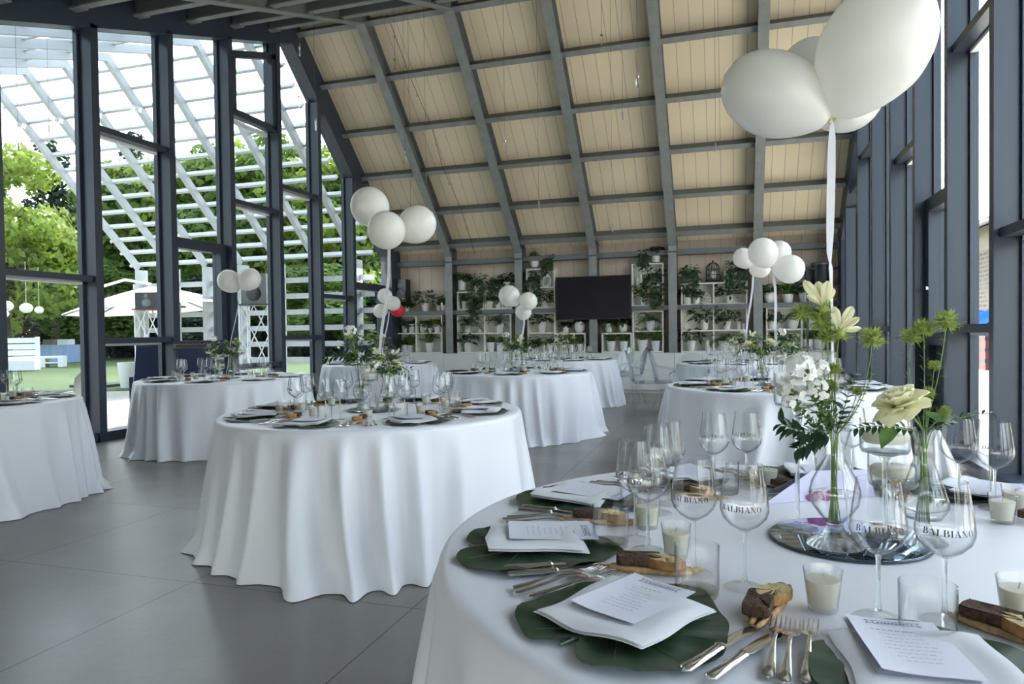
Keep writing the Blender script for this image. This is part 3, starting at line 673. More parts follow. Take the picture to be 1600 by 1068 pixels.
PL=[ # px, base y, kind, size, where, pot height
(636,488,'bush',.15,'on the rail in the left corner, under the loudspeaker',.14),(665,488,'bush',.30,'on the rail above the left corner shelf, widest there',.2),(695,485,'bush',.17,'on the rail in front of the second post from the left',.2),
(632,519.5,'fern',.26,'upper left cube of the left corner shelf',.15),(644,519.5,'fern',.15,'in the middle of the upper cubes of the left corner shelf',.19),(662,519.5,'fern',.15,'upper right cube of the left corner shelf, left half',.19),(684,519.5,'bush',.15,'upper right cube of the left corner shelf, right end',.18),
(632,549.5,'fern',.18,'lower left cube of the left corner shelf, left half',.16),(641,549.5,'grass',.22,'lower left cube of the left corner shelf, right half',.15),(671,549.5,'grass',.30,'lower right cube of the left corner shelf',.2),
(722,453.5,'bush',.19,'on top of the left single cube left of the television',.22),(746,453.5,'ivy',.40,'hanging down between the two single cubes left of the television',.16),(776,452,'ivy',.20,'on the right single cube left of the television',.16),(792,452,'bush',.18,'on top of the right single cube, at its right end',.16),
(727,483,'fern',.27,'inside the left single cube left of the television',.17),(746,483,'ivy',.2,'at the right end of the left single cube',.14),(765,482,'fern',.14,'inside the right single cube, left half',.2),(779,482,'fern',.14,'inside the right single cube, middle',.16),
(731,519.5,'fern',.28,'upper left cube of the four left of the television',.16),(781,519.5,'fern',.32,'upper right cube of the four left of the television',.19),(731,549.5,'bush',.25,'lower left cube of the four left of the television',.2),(767,549.5,'grass',.15,'lower right of four cubes left of the television, left one',.2),(782,549.5,'grass',.14,'lower right of four cubes left of the television, right one',.19),
(836,418,'grass',.15,'on the tall shelf left of the television, left one',.2),(859,418,'ivy',.2,'on the tall shelf left of the television, right one',.18),(834,447.5,'ivy',.34,'upper cube of the tall shelf left of the television',.14),(852,481,'bush',.24,'lower cube of the tall shelf left of the television',.14),
(847,518.5,'bush',.27,'upper cube under the left edge of the television',.21),(834,549.5,'bush',.15,'lower cube under the left edge of the television, left one',.15),(860,549.5,'fern',.16,'lower cube under the left edge of the television, right one',.18),
(884,519,'bush',.07,'standing under the television, left squat one',.15),(906,519,'bush',.08,'standing under the television, left tall one',.22),(893,549.5,'grass',.22,'low cube under the left half of the television, left one',.15),(907,549.5,'grass',.2,'low cube under the left half of the television, right one',.15),
(951,518.5,'bush',.13,'standing under the television, right part, left one',.17),(974,518.5,'bush',.15,'standing under the television, right part, right one',.17),(955,549.5,'grass',.2,'low cube under the right half of the television, left one',.2),(975,549.5,'grass',.2,'low cube under the right half of the television, right one',.2),
(1016,516,'fern',.34,'upper cube under the right edge of the television',.19),(1004,549.5,'grass',.25,'lower cube under the right edge of the television, left one',.22),(1025,549.5,'grass',.27,'lower cube under the right edge of the television, right one',.2),
(1003,477,'bush',.30,'lower cube of the tall shelf right of the television',.16),(1026,477,'ivy',.13,'lower cube of the tall shelf right of the television, small',.17),(1022,444.5,'ivy',.40,'upper cube of the tall shelf right of the television',.14),
(1006,409.5,'ivy',.19,'on top of the tall shelf right of the television, left one',.17),(1025,409.5,'bush',.12,'on top of the tall shelf right of the television, right one',.21),
(1079,439.5,'ivy',.30,'on the wide shelf left of the black birdcage',.17),(1149,439.5,'ivy',.34,'on the wide shelf right of the black birdcage',.2),(1074,475,'bush',.14,'wide shelf below the birdcage, left cube, left one',.19),(1089,475,'fern',.14,'wide shelf below the birdcage, left cube, middle one',.17),(1139,475,'bush',.30,'wide shelf below the birdcage, right cube',.16),
(1101,515,'bush',.34,'upper left cube of the four below the birdcage shelf',.18),(1136,515,'bush',.28,'upper right cube of the four below the birdcage shelf',.16),(1080,549,'bush',.26,'lower left cube of the four below the birdcage shelf',.2),(1130,549,'fern',.24,'lower right cube of the four below the birdcage shelf',.19),
(1202,473.5,'bush',.19,'on the rail right of the last post, left one',.2),(1231,478,'grass',.27,'on the rail right of the last post, middle one',.22),(1256,472.5,'bush',.20,'on the rail right of the last post, right one',.2),
(1206,513,'bush',.19,'upper left cube of the right end shelf, left one',.15),(1239,513,'fern',.18,'upper left cube of the right end shelf, right one',.21),(1268,513,'bush',.2,'upper right cube of the right end shelf',.21),(1222,548.5,'bush',.2,'lower left cube of the right end shelf',.2),(1262,548.5,'grass',.16,'lower right cube of the right end shelf, left one',.21),(1280,548.5,'grass',.18,'lower right cube of the right end shelf, right one',.21)]
for k,(px,py,kd,sz,wh,ph) in enumerate(PL):
    bl=CT+.029 if py>546 else (G+.012 if 484<py<490 and px<700 else None)
    plant(px,py,kd,sz,wh if wh[:2] in('on','in','at','st','ha') else 'in the '+wh,ph,['taper','cup','square','bowl'][k*5%4] if sz<.2 else 'taper',k,'shyel' if k in (6,8,26,34,41) else None,bl=bl)
# candles, jars, lanterns, cages on the shelves
for px,py,h,r,wh in ((685,488,.15,.035,'on the rail above the left corner shelf'),(672,519,.10,.04,'between two pots in the left corner shelf, upper right cube'),(750,519,.07,.035,'in the upper left cube of the four left of the television'),(850,549.5,.17,.03,'in the lower cube under the left edge of the television'),(996,444.5,.13,.03,'left of its pair in the tall shelf right of the television'),(1001,444.5,.20,.032,'tallest in the tall shelf right of the television'),(1030,476.5,.12,.04,'at the right end of the tall shelf right of the television'),(1134,439,.20,.04,'on the wide shelf right of the birdcage'),(1071,515,.08,.035,'in the upper left cube below the birdcage shelf'),(1154,514,.19,.038,'tall in the upper right cube below the birdcage shelf'),(1162,514,.11,.03,'short in the upper right cube below the birdcage shelf'),(1105,549,.20,.045,'in the lower left cube below the birdcage shelf')):
    P=at(px,py,13.92); bl=CT+.03 if py>546 else P.z
    t=thing('pillar_candle',f'white pillar candle {wh}','candle',(P.x,P.y,bl),group='candles on the back wall shelves')
    wx=MB().lathe([(r*.98,0),(r,.01),(r,h-.01),(r*.9,h),(0,h-.008)],16).build('wax',M['wax'],t); MB().tube([(0,0,h-.01),(.002,0,h+.012)],.003,5).build('wick',M['wick'],wx)
def birdcage(px,py,h,r,mat,label,domed=True):
    P=at(px,py,13.95); t=thing('birdcage',label,'birdcage',(P.x,P.y,P.z))
    MB().lathe([(r*1.05,0),(r*1.05,.025),(0,.025)],20).build('base',M[mat],t)
    mb=MB()
    for k in range(14):
        a=2*PI*k/14; pts=[(cos(a)*r,sin(a)*r,.02),(cos(a)*r,sin(a)*r,h*.55)]+[(cos(a)*r*cos(q*PI/8),sin(a)*r*cos(q*PI/8),h*.55+h*.33*sin(q*PI/8)) for q in range(1,5)]
        mb.tube(pts,.006,5)
    for z in (h*.28,h*.55): mb.lathe([(r+.006,z-.006),(r+.006,z+.006),(r-.006,z+.006),(r-.006,z-.006)],20,closed=True)
    mb.build('bar',M[mat],t); MB().ell((0,0,h*.93),.018,.018,.03,10,8).tube([(0,0,h*.86),(0,0,h)],.006,6).build('finial',M[mat],t)
    return t
bc_=birdcage(1114,438.5,.40,.125,'cage','black domed birdcage on the wide shelf')
P=at(1114,437,13.95); j=thing('jar','small white jar inside the black birdcage','jar',(P.x,P.y,P.z+.03)); MB().lathe([(.05,0),(.06,.08),(.045,.13),(0,.13)],16).build('body',M['potw'],j)
birdcage(1104,474.5,.22,.09,'potw','small white birdcage lantern in the wide shelf below the black birdcage')
for px,py,w,h,wh in ((856,447.5,.075,.26,'in the upper cube left of the television'),(791,481.5,.07,.14,'in the right single cube behind the white balloons')):
    P=at(px,py,13.95); t=thing('lantern',f'white square lantern {wh}','lantern',(P.x,P.y,P.z))
    mb=MB().box(-w,w,-w,w,0,.02).box(-w,w,-w,w,h*.72,h*.75)
    for sx in (-1,1):
        for sy in (-1,1): mb.box(sx*(w-.008)-.008,sx*(w-.008)+.008,sy*(w-.008)-.008,sy*(w-.008)+.008,.02,h*.72)
    mb.build('frame',M['potw'],t); MB().prism([(-w*1.1,h*.75),(w*1.1,h*.75),(w*.3,h*.92),(-w*.3,h*.92)],-w,w,0,lambda p:V((p.x,p.z,p.y))).lathe([(.03,h*.92),(.03,h*.97),(.02,h*.97),(.02,h*.92)],12,closed=True).build('roof',M['potw'],t)
    MB().lathe([(.028,.02),(.028,h*.4),(0,h*.4)],12).build('candle',M['wax'],t)
# ------------------------------------------------------------------ tables
TH=.75; TR=.885
TABLES={0:dict(c=(.25,1.65),n='foreground table',off=-127,k=10),
 1:dict(c=(-5.588,3.636),n='left edge table',off=0,k=8),
 2:dict(c=(-2.079,3.782),n='middle table',off=-135,k=8),
 3:dict(c=(-5.377,6.406),n='glass door table',off=-113,k=8),
 4:dict(c=(-2.463,7.979),n='table beyond the middle table',off=-128,k=8),
 5:dict(c=(-2.726,11.538),n='far table below the television',off=-110,k=8),
 6:dict(c=(-5.396,10.028),n='far left corner table',off=-95,k=8),
 7:dict(c=(.36,6.135),n='table beyond the foreground table',off=-123,k=8),
 8:dict(c=(.149,10.34),n='far right table',off=-100,k=8)}
def cloth(seed,c,nm,nf,fl=.10):
    rg=random.Random(seed); amps=[rg.uniform(.35,1.) for _ in range(nf)]; wob=[(q,rg.uniform(0,6.28),rg.uniform(.1,.3)/q) for q in (2,3,5,7)]; pw=[rg.uniform(1.,2.6) for _ in range(nf)]
    def fold(a,t):
        a2=(a+sum(w*sin(q*a+ph) for q,ph,w in wob)+.10*sin(4*a+wob[0][1])*t*t)/(2*PI)*nf; i=int(math.floor(a2))%nf; x=a2-math.floor(a2)
        return (amps[i])*(.5-.5*cos(2*PI*x))**pw[i]-.18
    NU=480; rows=[]
    R=TR
    for r in (0.0001,.3,.55,.75,.84,.87): rows.append(('t',r))
    for k in range(1,6): rows.append(('e',k/5))
    NV=20
    for k in range(1,NV+1): rows.append(('s',k/NV))
    vs=[];er=.028
    hems=[rg.uniform(-1,1) for _ in range(7)]
    for kd,t in rows:
        for i in range(NU):
            a=2*PI*i/NU; f=fold(a,t if kd=='s' else 0)
            if kd=='t': r=t; z=TH+ (.0008*sin(7*a+3)*t if t>.3 else 0)*0
            elif kd=='e': q=t*PI/2; r=.87+er*sin(q); z=TH-er*(1-cos(q))
            else:
                amp=.118*t**.6; 
                r=.87+er+fl*.75*t**1.15+amp*f*(1+.3*sin(3*a+hems[0]*3)); z=TH-er-(TH-er-.004)*t
                if t>.86: r+=.05*((t-.86)/.14)**2*max(0,sin(5*a+hems[1]*3))*1.2; z+=.016*((t-.86)/.14)*(1+sin(9*a+hems[2]*3))*.5*(t<1)
            vs.append((r*cos(a),r*sin(a),max(z,.003)))
    fs=[]
    for j in range(len(rows)-1):
        for i in range(NU): fs.append((j*NU+i,(j+1)*NU+i,(j+1)*NU+(i+1)%NU,j*NU+(i+1)%NU))
    fs=[f[::-1] for f in fs]
    mb=MB().add([(x,y,z) for x,y,z in vs],[f[::-1] for f in fs]); return mb.build('tablecloth',M['cloth'],None,(c[0],c[1],0),ang=0)
for k,t in TABLES.items():
    tb=thing('round_table',f'round banquet table under the white cloth, the {t["n"]}','table',(t['c'][0],t['c'][1],0))
    MB().lathe([(.80,.70),(.82,.712),(.82,.735),(.80,.745)],40).build('tabletop',M['shelf'],tb)
    for q in range(4): a=q*PI/2+.6; MB().tube([(cos(a)*.55,sin(a)*.55,0),(cos(a)*.5,sin(a)*.5,.70)],.02,8).build('leg',M['steel'],tb)
    o=cloth(100+k,t['c'],t['n'],23 if k in (0,2) else 25)
    tag(o,f'white floor length tablecloth draped over the {t["n"]}','tablecloth',kind=None)
# ------------------------------------------------------------------ tableware prototypes
def bowlprof(o=0.):
    return [(.0036,.1005),(.010,.1035),(.026,.1135),(.0375,.1265),(.0418,.1385),(.0422,.1455),(.0405,.160),(.0370,.186),(.0318,.2215)]
GL=dict(B=.9,A=1.,L=.84,I=.44,N=1.02,O=.94)
def glyph(ch):
    R=lambda a,b,c,d:[(a,b),(c,b),(c,d),(a,d)]
    def cres(cx,cy,rx,ry,ix,iy,a0,a1,n=9):
        out=[]
        for i in range(n):
            t0=a0+(a1-a0)*i/n; t1=a0+(a1-a0)*(i+1)/n
            out.append([(cx+ix*cos(t0),cy+iy*sin(t0)),(cx+rx*cos(t0),cy+ry*sin(t0)),(cx+rx*cos(t1),cy+ry*sin(t1)),(cx+ix*cos(t1),cy+iy*sin(t1))])
        return out
    return {'I':[R(0,0,.42,.05),R(0,.95,.42,1),R(.1,.05,.32,.95)],
     'L':[R(0,.95,.42,1),R(.1,.05,.32,.95),R(0,0,.78,.05),[(.70,.05),(.78,.05),(.80,.32)]],
     'N':[R(.1,.05,.15,1),R(0,0,.26,.05),[(0,1),(.28,1),(.87,0),(.68,0)],R(.82,.1,.87,.95),R(.7,.95,1.,1)],
     'A':[[(.12,.05),(.18,.05),(.47,1),(.42,1)],[(.42,1),(.52,1),(.9,.05),(.62,.05)],R(.24,.30,.70,.35),R(0,0,.3,.05),R(.52,0,1.,.05)],
     'B':[R(0,0,.5,.05),R(0,.95,.48,1),R(.1,.05,.32,.95),R(.32,.5,.5,.55)]+cres(.46,.765,.34,.235,.12,.19,-PI/2,PI/2)+cres(.48,.275,.40,.275,.16,.225,-PI/2,PI/2),
     'O':cres(.46,.5,.46,.52,.24,.48,0,2*PI,20)}[ch]
def lettering(h=.0098,z0=.1445,r=.0427,r1=.0413):
    mb=MB(); tot=sum(GL[c]+.10 for c in 'BALBIANO')-.10; x=-tot/2
    for ch in 'BALBIANO':
        for pl in glyph(ch):
            vs=[]
            for u_,v_ in pl:
                rr=r+(r1-r)*v_; a=(x+u_)*h/r; vs.append((rr*sin(a),-rr*cos(a),z0+v_*h))
            mb.add(vs,[tuple(range(len(vs)))],0,False)
        x+=GL[ch]+.10
    return mb
def wine(text,n=40):
    t=thing('wine_glass'); o=bowlprof(); i_=[(max(r-.0011,.0002),z+(.0016 if z<.12 else .0008)) for r,z in o]; i_[-1]=(o[-1][0]-.0011,o[-1][1]); i_[0]=(.0003,.1045)
    bw=MB().lathe(o+i_[::-1],n).build('bowl',M['glass'],t,ang=50)
    MB().lathe([(.0345,.0003),(.0352,.0010),(.0345,.0016),(.026,.0027),(.010,.0057),(.0055,.012)],n,1).lathe([(.0055,.0121),(.0036,.03),(.0033,.06),(.0036,.09),(.0048,.1005),(.0005,.1032)],n).build('stem',[M['gsolid'],M['gfoot']],t)
    if text: tag(lettering().build('lettering',M['letter'],bw,ang=0),'dark grey lettering')
    return t
WG=wine(True); WGP=wine(False,20)
def tumbler(n=36):
    t=thing('tumbler'); MB().lathe([(.036,.010),(.0375,.012),(.0385,.088),(.0372,.0885),(.0362,.0135),(.0005,.0125)],n).build('wall',M['glass'],t,ang=50)
    MB().lathe([(.0345,0),(.0368,.003),(.0372,.0105),(.030,.0115),(.0005,.0118)],n).build('base',M['gsolid'],t); return t
TU=tumbler()
def votive():
    t=thing('votive_candle'); MB().lathe([(.0215,0),(.0225,.002),(.0305,.068),(.0296,.0683),(.0222,.009),(.0005,.0085)],32).build('glass_cup',M['glass'],t,ang=50)
    wx=MB().lathe([(.0005,.0092),(.0219,.0095),(.0272,.050),(.026,.0515),(.0005,.0512)],28).build('wax',M['wax'],t); MB().tube([(0,0,.051),(.001,0,.057),(.002,0,.061)],.0011,6).build('wick',M['wick'],wx); return t
VO=votive()
def stand(h):
    t=thing('candle_stand'); br=.050; bh=.078
    MB().lathe([(.044,.0003),(.0445,.002),(.02,.005),(.008,.010),(.0055,.02)],32,1).lathe([(.0055,.0201),(.0050,h*.5),(.0055,h-bh-.02),(.012,h-bh-.006),(.026,h-bh),(.0005,h-bh+.001)],32).build('stem',[M['gsolid'],M['gfoot']],t)
    MB().lathe([(.024,h-bh),(br*.94,h-bh+.006),(br,h-bh+.014),(br,h),(br-.0014,h),(br-.0014,h-bh+.015),(br*.9,h-bh+.008),(.0005,h-bh+.003)],40).build('bowl',M['glass'],t,ang=50)
    MB().lathe([(.0005,h-bh+.005),(br*.88,h-bh+.0095),(br-.003,h-bh+.016),(br-.003,h-bh+.036),(.0005,h-bh+.036)],36).build('water',M['water'],t)
    fc=MB().lathe([(.0005,h-bh+.026),(br-.010,h-bh+.027),(br-.005,h-bh+.033),(br-.005,h-bh+.046),(br-.010,h-bh+.050),(.0005,h-bh+.051)],32).build('floating_candle',M['wax'],t)
    MB().tube([(0,0,h-bh+.05),(.001,0,h-bh+.058)],.0012,6).build('wick',M['wick'],fc); return t
ST={h:stand(h) for h in (.17,.255,.352)}
def vase(k):
    t=thing('bud_vase'); 
    if k==0: o=[(.056,0),(.056,.002),(.034,.017),(.020,.032),(.016,.041),(.017,.047),(.030,.062),(.046,.085),(.051,.108),(.046,.133),(.033,.158),(.021,.180),(.019,.195),(.024,.215),(.032,.243)]
    else: o=[(.046,0),(.046,.002),(.028,.015),(.016,.030),(.017,.036),(.034,.052),(.048,.074),(.047,.092),(.034,.130),(.022,.165),(.0165,.195),(.018,.215),(.027,.240)]
    i_=[(max(r-.0016,.0003),z+.001) for r,z in o if z>.04]; i_[-1]=(o[-1][0]-.0016,o[-1][1]); i_[0]=(.0003,i_[0][1]+.004)
    MB().lathe([q for q in o if q[1]>.040]+i_[::-1],40).build('body',M['glass'],t,ang=60); MB().lathe([q for q in o if q[1]<.048]+[(.0005,.0475)],40).build('foot',M['gsolid'],t,ang=60)
    wz=.115 if k==0 else .10
    w=[(.0003,i_[0][1]+.0015)]+[(r-.0025,z+.001) for r,z in o if .046<z<wz]+[(.0003,wz)]
    MB().lathe(w,32).build('water',M['water'],t); return t
VA=[vase(0),vase(1)]
def tray():
    t=thing('mirror_tray'); MB().lathe([(.160,0),(.162,.0015),(.162,.0045),(.1605,.006)],64).build('rim',M['mirroredge'],t); MB().lathe([(.159,.0060),(.158,.0064),(.0005,.0064)],64).build('mirror',M['mirror'],t,ang=0); return t
TY=tray()
def knife(bl):
    t=thing('table_knife')
    def loft(mb,secs,n=10):
        vs=[];fs=[]
        for x,w,h,z,y in secs:
            for k in range(n): a=2*PI*k/n; vs.append((x,y+w*cos(a),z+h*sin(a)))
        for i in range(len(secs)-1):
            for k in range(n): fs.append((i*n+k,(i+1)*n+k,(i+1)*n+(k+1)%n,i*n+(k+1)%n))
        fs.append(tuple(range(n))); fs.append(tuple((len(secs)-1)*n+k for k in range(n-1,-1,-1))); return mb.add(vs,fs)
    loft(MB(),[(0,.004,.003,.006,0),(.004,.0095,.0045,.006,0),(.05,.0085,.0045,.006,0),(.088,.0068,.0046,.007,0),(.092,.0085,.006,.0075,0),(.096,.0055,.0035,.007,0)]).build('handle',M['silver'],t)
    loft(MB(),[(.096,.006,.0009,.007,0),(.105,.0088,.0009,.0062,.0015),(.15,.0105,.0008,.004,.002),(.185,.0100,.0007,.003,.0012),(.205,.0070,.0007,.0025,-.0015),(.2135,.0025,.0006,.0024,-.0055)]).build('blade',M['silver'],t); return t
KF=knife(0)
def fork():
    t=thing('table_fork')
    prof=[(0,.002,.0),(.003,.0082,.001),(.03,.0072,.002),(.07,.0042,.006),(.10,.0029,.010),(.128,.0034,.0085),(.136,.009,.0062),(.145,.0115,.0045),(.152,.0118,.0040)]
    mb=MB(); vs=[];fs=[]
    for x,w,z in prof:
        for s in (-1,-.5,.5,1): vs.append((x,w*s,z+.0022+ (.0009 if abs(s)<1 else 0)))
        for s in (1,-1): vs.append((x,w*s*.9,z+.0002))
    for i in range(len(prof)-1):
        for k in range(6): fs.append((i*6+k,i*6+(k+1)%6,(i+1)*6+(k+1)%6,(i+1)*6+k))
    fs+=[tuple(range(6)),tuple(len(prof)*6-6+k for k in range(5,-1,-1))]
    mb.add(vs,[f[::-1] for f in fs]).build('handle',M['silver'],t)
    mb=MB()
    for k in range(4):
        y=(k-1.5)*.0068; mb.tube([(.149,y,.0053),(.162,y*1.03,.0047),(.180,y*1.02,.0062),(.199,y,.0095)],[.0021,.0017,.0014,.0007],6)
    mb.build('tines',M['silver'],t); return t
FK=fork()
def heart(seed):
    rg=random.Random(seed); t=MB(); N=64; rings=7; ph=rg.uniform(0,6)
    def R(a): # a=0 along +y (towards the diner), notch there
        q=abs(((a+PI)%(2*PI))-PI); return .136*(1.0+.22*sin(min(q,1.15)/1.15*PI/2)**2*1.0-.36*math.exp(-(q/.20)**2)-.02*sin(9*q+ph))*(1+.28*max(0,(q-2.2)/.94)**2)
    vs=[(0,0,.003)]
    for j in range(1,rings+1):
        for i in range(N):
            a=2*PI*i/N; r=R(a)*j/rings; rr=j/rings
            z=.003+.0055*rr*sin(3*a+ph)**2+.0048*abs(sin(a*7))*rr*(1-.3*rr)+(.006*max(0,sin(2*a+ph*2))*rr**3 if rr>.7 else 0)
            vs.append((sin(a)*r,cos(a)*r,z))
    fs=[(0,1+i,1+(i+1)%N) for i in range(N)]
    for j in range(rings-1):
        for i in range(N): a=1+j*N; fs.append((a+i,a+N+i,a+N+(i+1)%N,a+(i+1)%N))
    n=len(vs); vs2=[(x,y,z-.0012) for x,y,z in vs]
    fs=[f[::-1] for f in fs]
    allf=fs+[tuple(i+n for i in f[::-1]) for f in fs]+[(1+(rings-1)*N+i,1+(rings-1)*N+(i+1)%N,n+1+(rings-1)*N+(i+1)%N,n+1+(rings-1)*N+i) for i in range(N)]
    t.add(vs+vs2,allf)
    for k in range(9): # veins
        a=(k-4)*.62+PI; i0=int((a%(2*PI))/(2*PI)*N)%N; pts=[]
        for j in range(0,rings): v=vs[0] if j==0 else vs[1+(j-1)*N+i0]; pts.append((v[0],v[1],v[2]+.0004))
        t.tube(pts,.0011,5,1,.0004)
    t.tube([(0,0,.007),(0,.08,.007),(.005,R(0)*.95,.008),(.01,R(0)+.03,.004)],.0028,6,1,.0022)
    return t.build('leaf_placemat',[M['leafd'],M['leafv']],ang=60)
LF=[heart(s) for s in (1,2,3)]
def napkin(seed):
    rg=random.Random(seed); mb=MB(); 
    ph=rg.uniform(0,6)
    for k in range(2):
        w=.103-.004*k; z0=.001+.0058*k; dx,dy=rg.uniform(-.003,.003),rg.uniform(-.003,.003)
        def fn(u_,v_,top):
            x=(u_-.5)*2*w+.004*sin(7*v_+ph); y=(v_-.5)*2*w+.005*sin(6*u_+ph*2); e=max(abs(u_-.5),abs(v_-.5))*2
            zz=z0+.0050*(1+sin(3.3*u_+2.1*v_+ph))*e*e+.0026*sin(9*u_+ph)*e*e+.010*max(0,u_+v_-1.5)**2
            return V((x+dx,y+dy,zz+(.0056*math.sqrt(max(.02,1-max(0,(e-.8)/.2)**2)) if top else 0)))
        mb.grid(lambda a,b:fn(a,b,1),14,14); mb.grid(lambda a,b:fn(1-a,b,0),14,14)
        for s in range(4):
            f=[lambda t:(t,0.),lambda t:(1.,t),lambda t:(1-t,1.),lambda t:(0.,1-t)][s]
            mb.grid(lambda a,b:fn(*f(a),b>.5),14,1)
    return mb.build('napkin',M['napkin'],ang=0)
NP=[napkin(s) for s in (1,2)]
def menu(seed):
    rg=random.Random(seed); mb=MB(); a=.060; b=.092
    def zf(x,y,k): return .0008*k+.004*((y+b)/(2*b))**2*(1 if k else .35)+.005*max(0,(x/a))**2*(1 if k else .3)
    for k in (0,1):
        ox=.004*(1-k); oy=-.006*(1-k)
        g=lambda u_,v_,t: V(((u_-.5)*2*a+ox,(v_-.5)*2*b+oy,zf((u_-.5)*2*a,(v_-.5)*2*b,k)+.0016*k+t*.0005))
        mb.grid(lambda u_,v_:g(u_,v_,1),8,8,2 if k==0 else 0); mb.grid(lambda u_,v_:g(1-u_,v_,0),8,8,2 if k==0 else 0)  # lower sheet in lilac: shade under the upper sheet put into colour
    def pr(x0,x1,y0,y1,mi): mb.add([(x,y,zf(x,y,1)+.0016+.0008) for x,y in ((x0,y0),(x1,y0),(x1,y1),(x0,y1))],[(0,1,2,3)],mi,False)
    yb=-b+.016  # banner at the inner end
    def ln(p,q,w=.0012):
        p,q=V((*p,0)),V((*q,0)); d=(q-p).normalized(); s=V((-d.y,d.x,0))*w/2
        mb.add([(c.x,c.y,zf(c.x,c.y,1)+.0025) for c in (p-s,q-s,q+s,p+s)],[(0,1,2,3)],1,False)
    w,h=.026,.0055
    for p,q in (((-w,yb-h),(w,yb-h)),((-w,yb+h),(w,yb+h)),((-w,yb-h),(-w,yb+h)),((w,yb-h),(w,yb+h)),((-w,yb+h*.6),(-w-.011,yb+h*1.3)),((-w-.011,yb+h*1.3),(-w-.007,yb)),((-w-.007,yb),(-w-.011,yb-h*1.2)),((-w-.011,yb-h*1.2),(-w,yb-h*.8)),((w,yb+h*.6),(w+.011,yb+h*1.3)),((w+.011,yb+h*1.3),(w+.007,yb)),((w+.007,yb),(w+.011,yb-h*1.2)),((w+.011,yb-h*1.2),(w,yb-h*.8))): ln(p,q)
    for k in range(9): x=-w*.85+k*w*1.7/9; pr(x,x+.0034,yb-.002,yb+.002,1)
    for r in range(9):
        y=-b+.042+r*.0125; L=rg.uniform(.018,.036); x=-L
        while x<L: q=rg.uniform(.003,.009); pr(x,min(x+q,L),y,y+.0018,3 if r not in(0,) else 1); x+=q+.0022
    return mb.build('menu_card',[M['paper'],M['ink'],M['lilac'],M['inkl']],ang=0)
MN=[menu(s) for s in (1,2)]
def slab(w,l,h,seed,mats,name,rnd=.2,jit=.0016,oval=False):
    rg=random.Random(seed); N=28; pts=[]
    for i in range(N):
        a=2*PI*i/N; e=1. if oval else .32
        x=w*math.copysign(abs(cos(a))**e,cos(a)); y=l*math.copysign(abs(sin(a))**e,sin(a)); pts.append((x*(1+rg.uniform(-1,1)*.03),y*(1+rg.uniform(-1,1)*.03)))
    mb=MB(); lv=[(.93,0),(1,.12*h),(1,.85*h),(.95,h)]
    vs=[(x*s,y*s,z+rg.uniform(-jit,jit)*(z>0)) for s,z in lv for x,y in pts]; fs=[]; mi=[]
    for j in range(3):
        for i in range(N): fs.append((j*N+i,j*N+(i+1)%N,(j+1)*N+(i+1)%N,(j+1)*N+i))
    mb.add(vs,fs,1); mb.add(vs,[tuple(range(N-1,-1,-1))],1)
    top=[(x*.95,y*.95,h) for x,y in pts]; mid=[(x*.5,y*.5,h+rg.uniform(-jit,jit)*1.5) for x,y in pts]
    mb.add(top+mid+[(0,0,h)],[(i,(i+1)%N,N+(i+1)%N,N+i) for i in range(N)]+[(N+i,N+(i+1)%N,2*N) for i in range(N)],0)
    return mb.build(name,[M[mats[0]],M[mats[1]]],ang=35)
RY=[slab(.022,.043,.017,s,('rye','rye'),'rye_bread_slice') for s in (1,2)]
WB=[slab(.023,.040,.017,s,('crumb','crust'),'white_bread_slice',oval=True) for s in (3,4)]
def stick(seed):
    rg=random.Random(seed); L=.165; pts=[];rs=[]
    b=rg.uniform(-.008,.008)
    for i in range(15): t=i/14; pts.append(((t-.5)*L,b*sin(PI*t)+rg.uniform(-.0007,.0007),.0062+rg.uniform(-.0004,.0004))); rs.append(.0058*(.55+.45*sin(PI*min(1,max(0,t*1.0)))**.35)*rg.uniform(.92,1.08))
    return MB().tube(pts,rs,10).build('breadstick',M['stick'],ang=0)
SK=[stick(s) for s in (1,2,3)]
PROTO+=[WG,WGP,TU,VO,TY,KF,FK]+list(ST.values())+VA+LF+NP+MN+RY+WB+SK
DIRN={0:'nearest',45:'near right',90:'right',135:'far right',180:'farthest',-180:'farthest',-135:'far left',-90:'left',-45:'near left'}
T0N={161:'upper left',-163:'left',-127:'near left',-91:'nearest',-55:'near right',-19:'right',17:'upper right',53:'far right',89:'far middle',125:'far left'}
def norm(a): return (a+180)%360-180
def put(o,P,rz,label,cat,group,rot=None):
    if not seen(P): return None
    return dup(o,P,rz,label,cat,group,rot=rot)
def sidelabels(ps,words):
    """name things by their left to right order as the picture shows them"""
    order=sorted(range(len(ps)),key=lambda i:pj(ps[i])[0]); out=['']*len(ps)
    for w,i in zip(words,order): out[i]=w
    return out
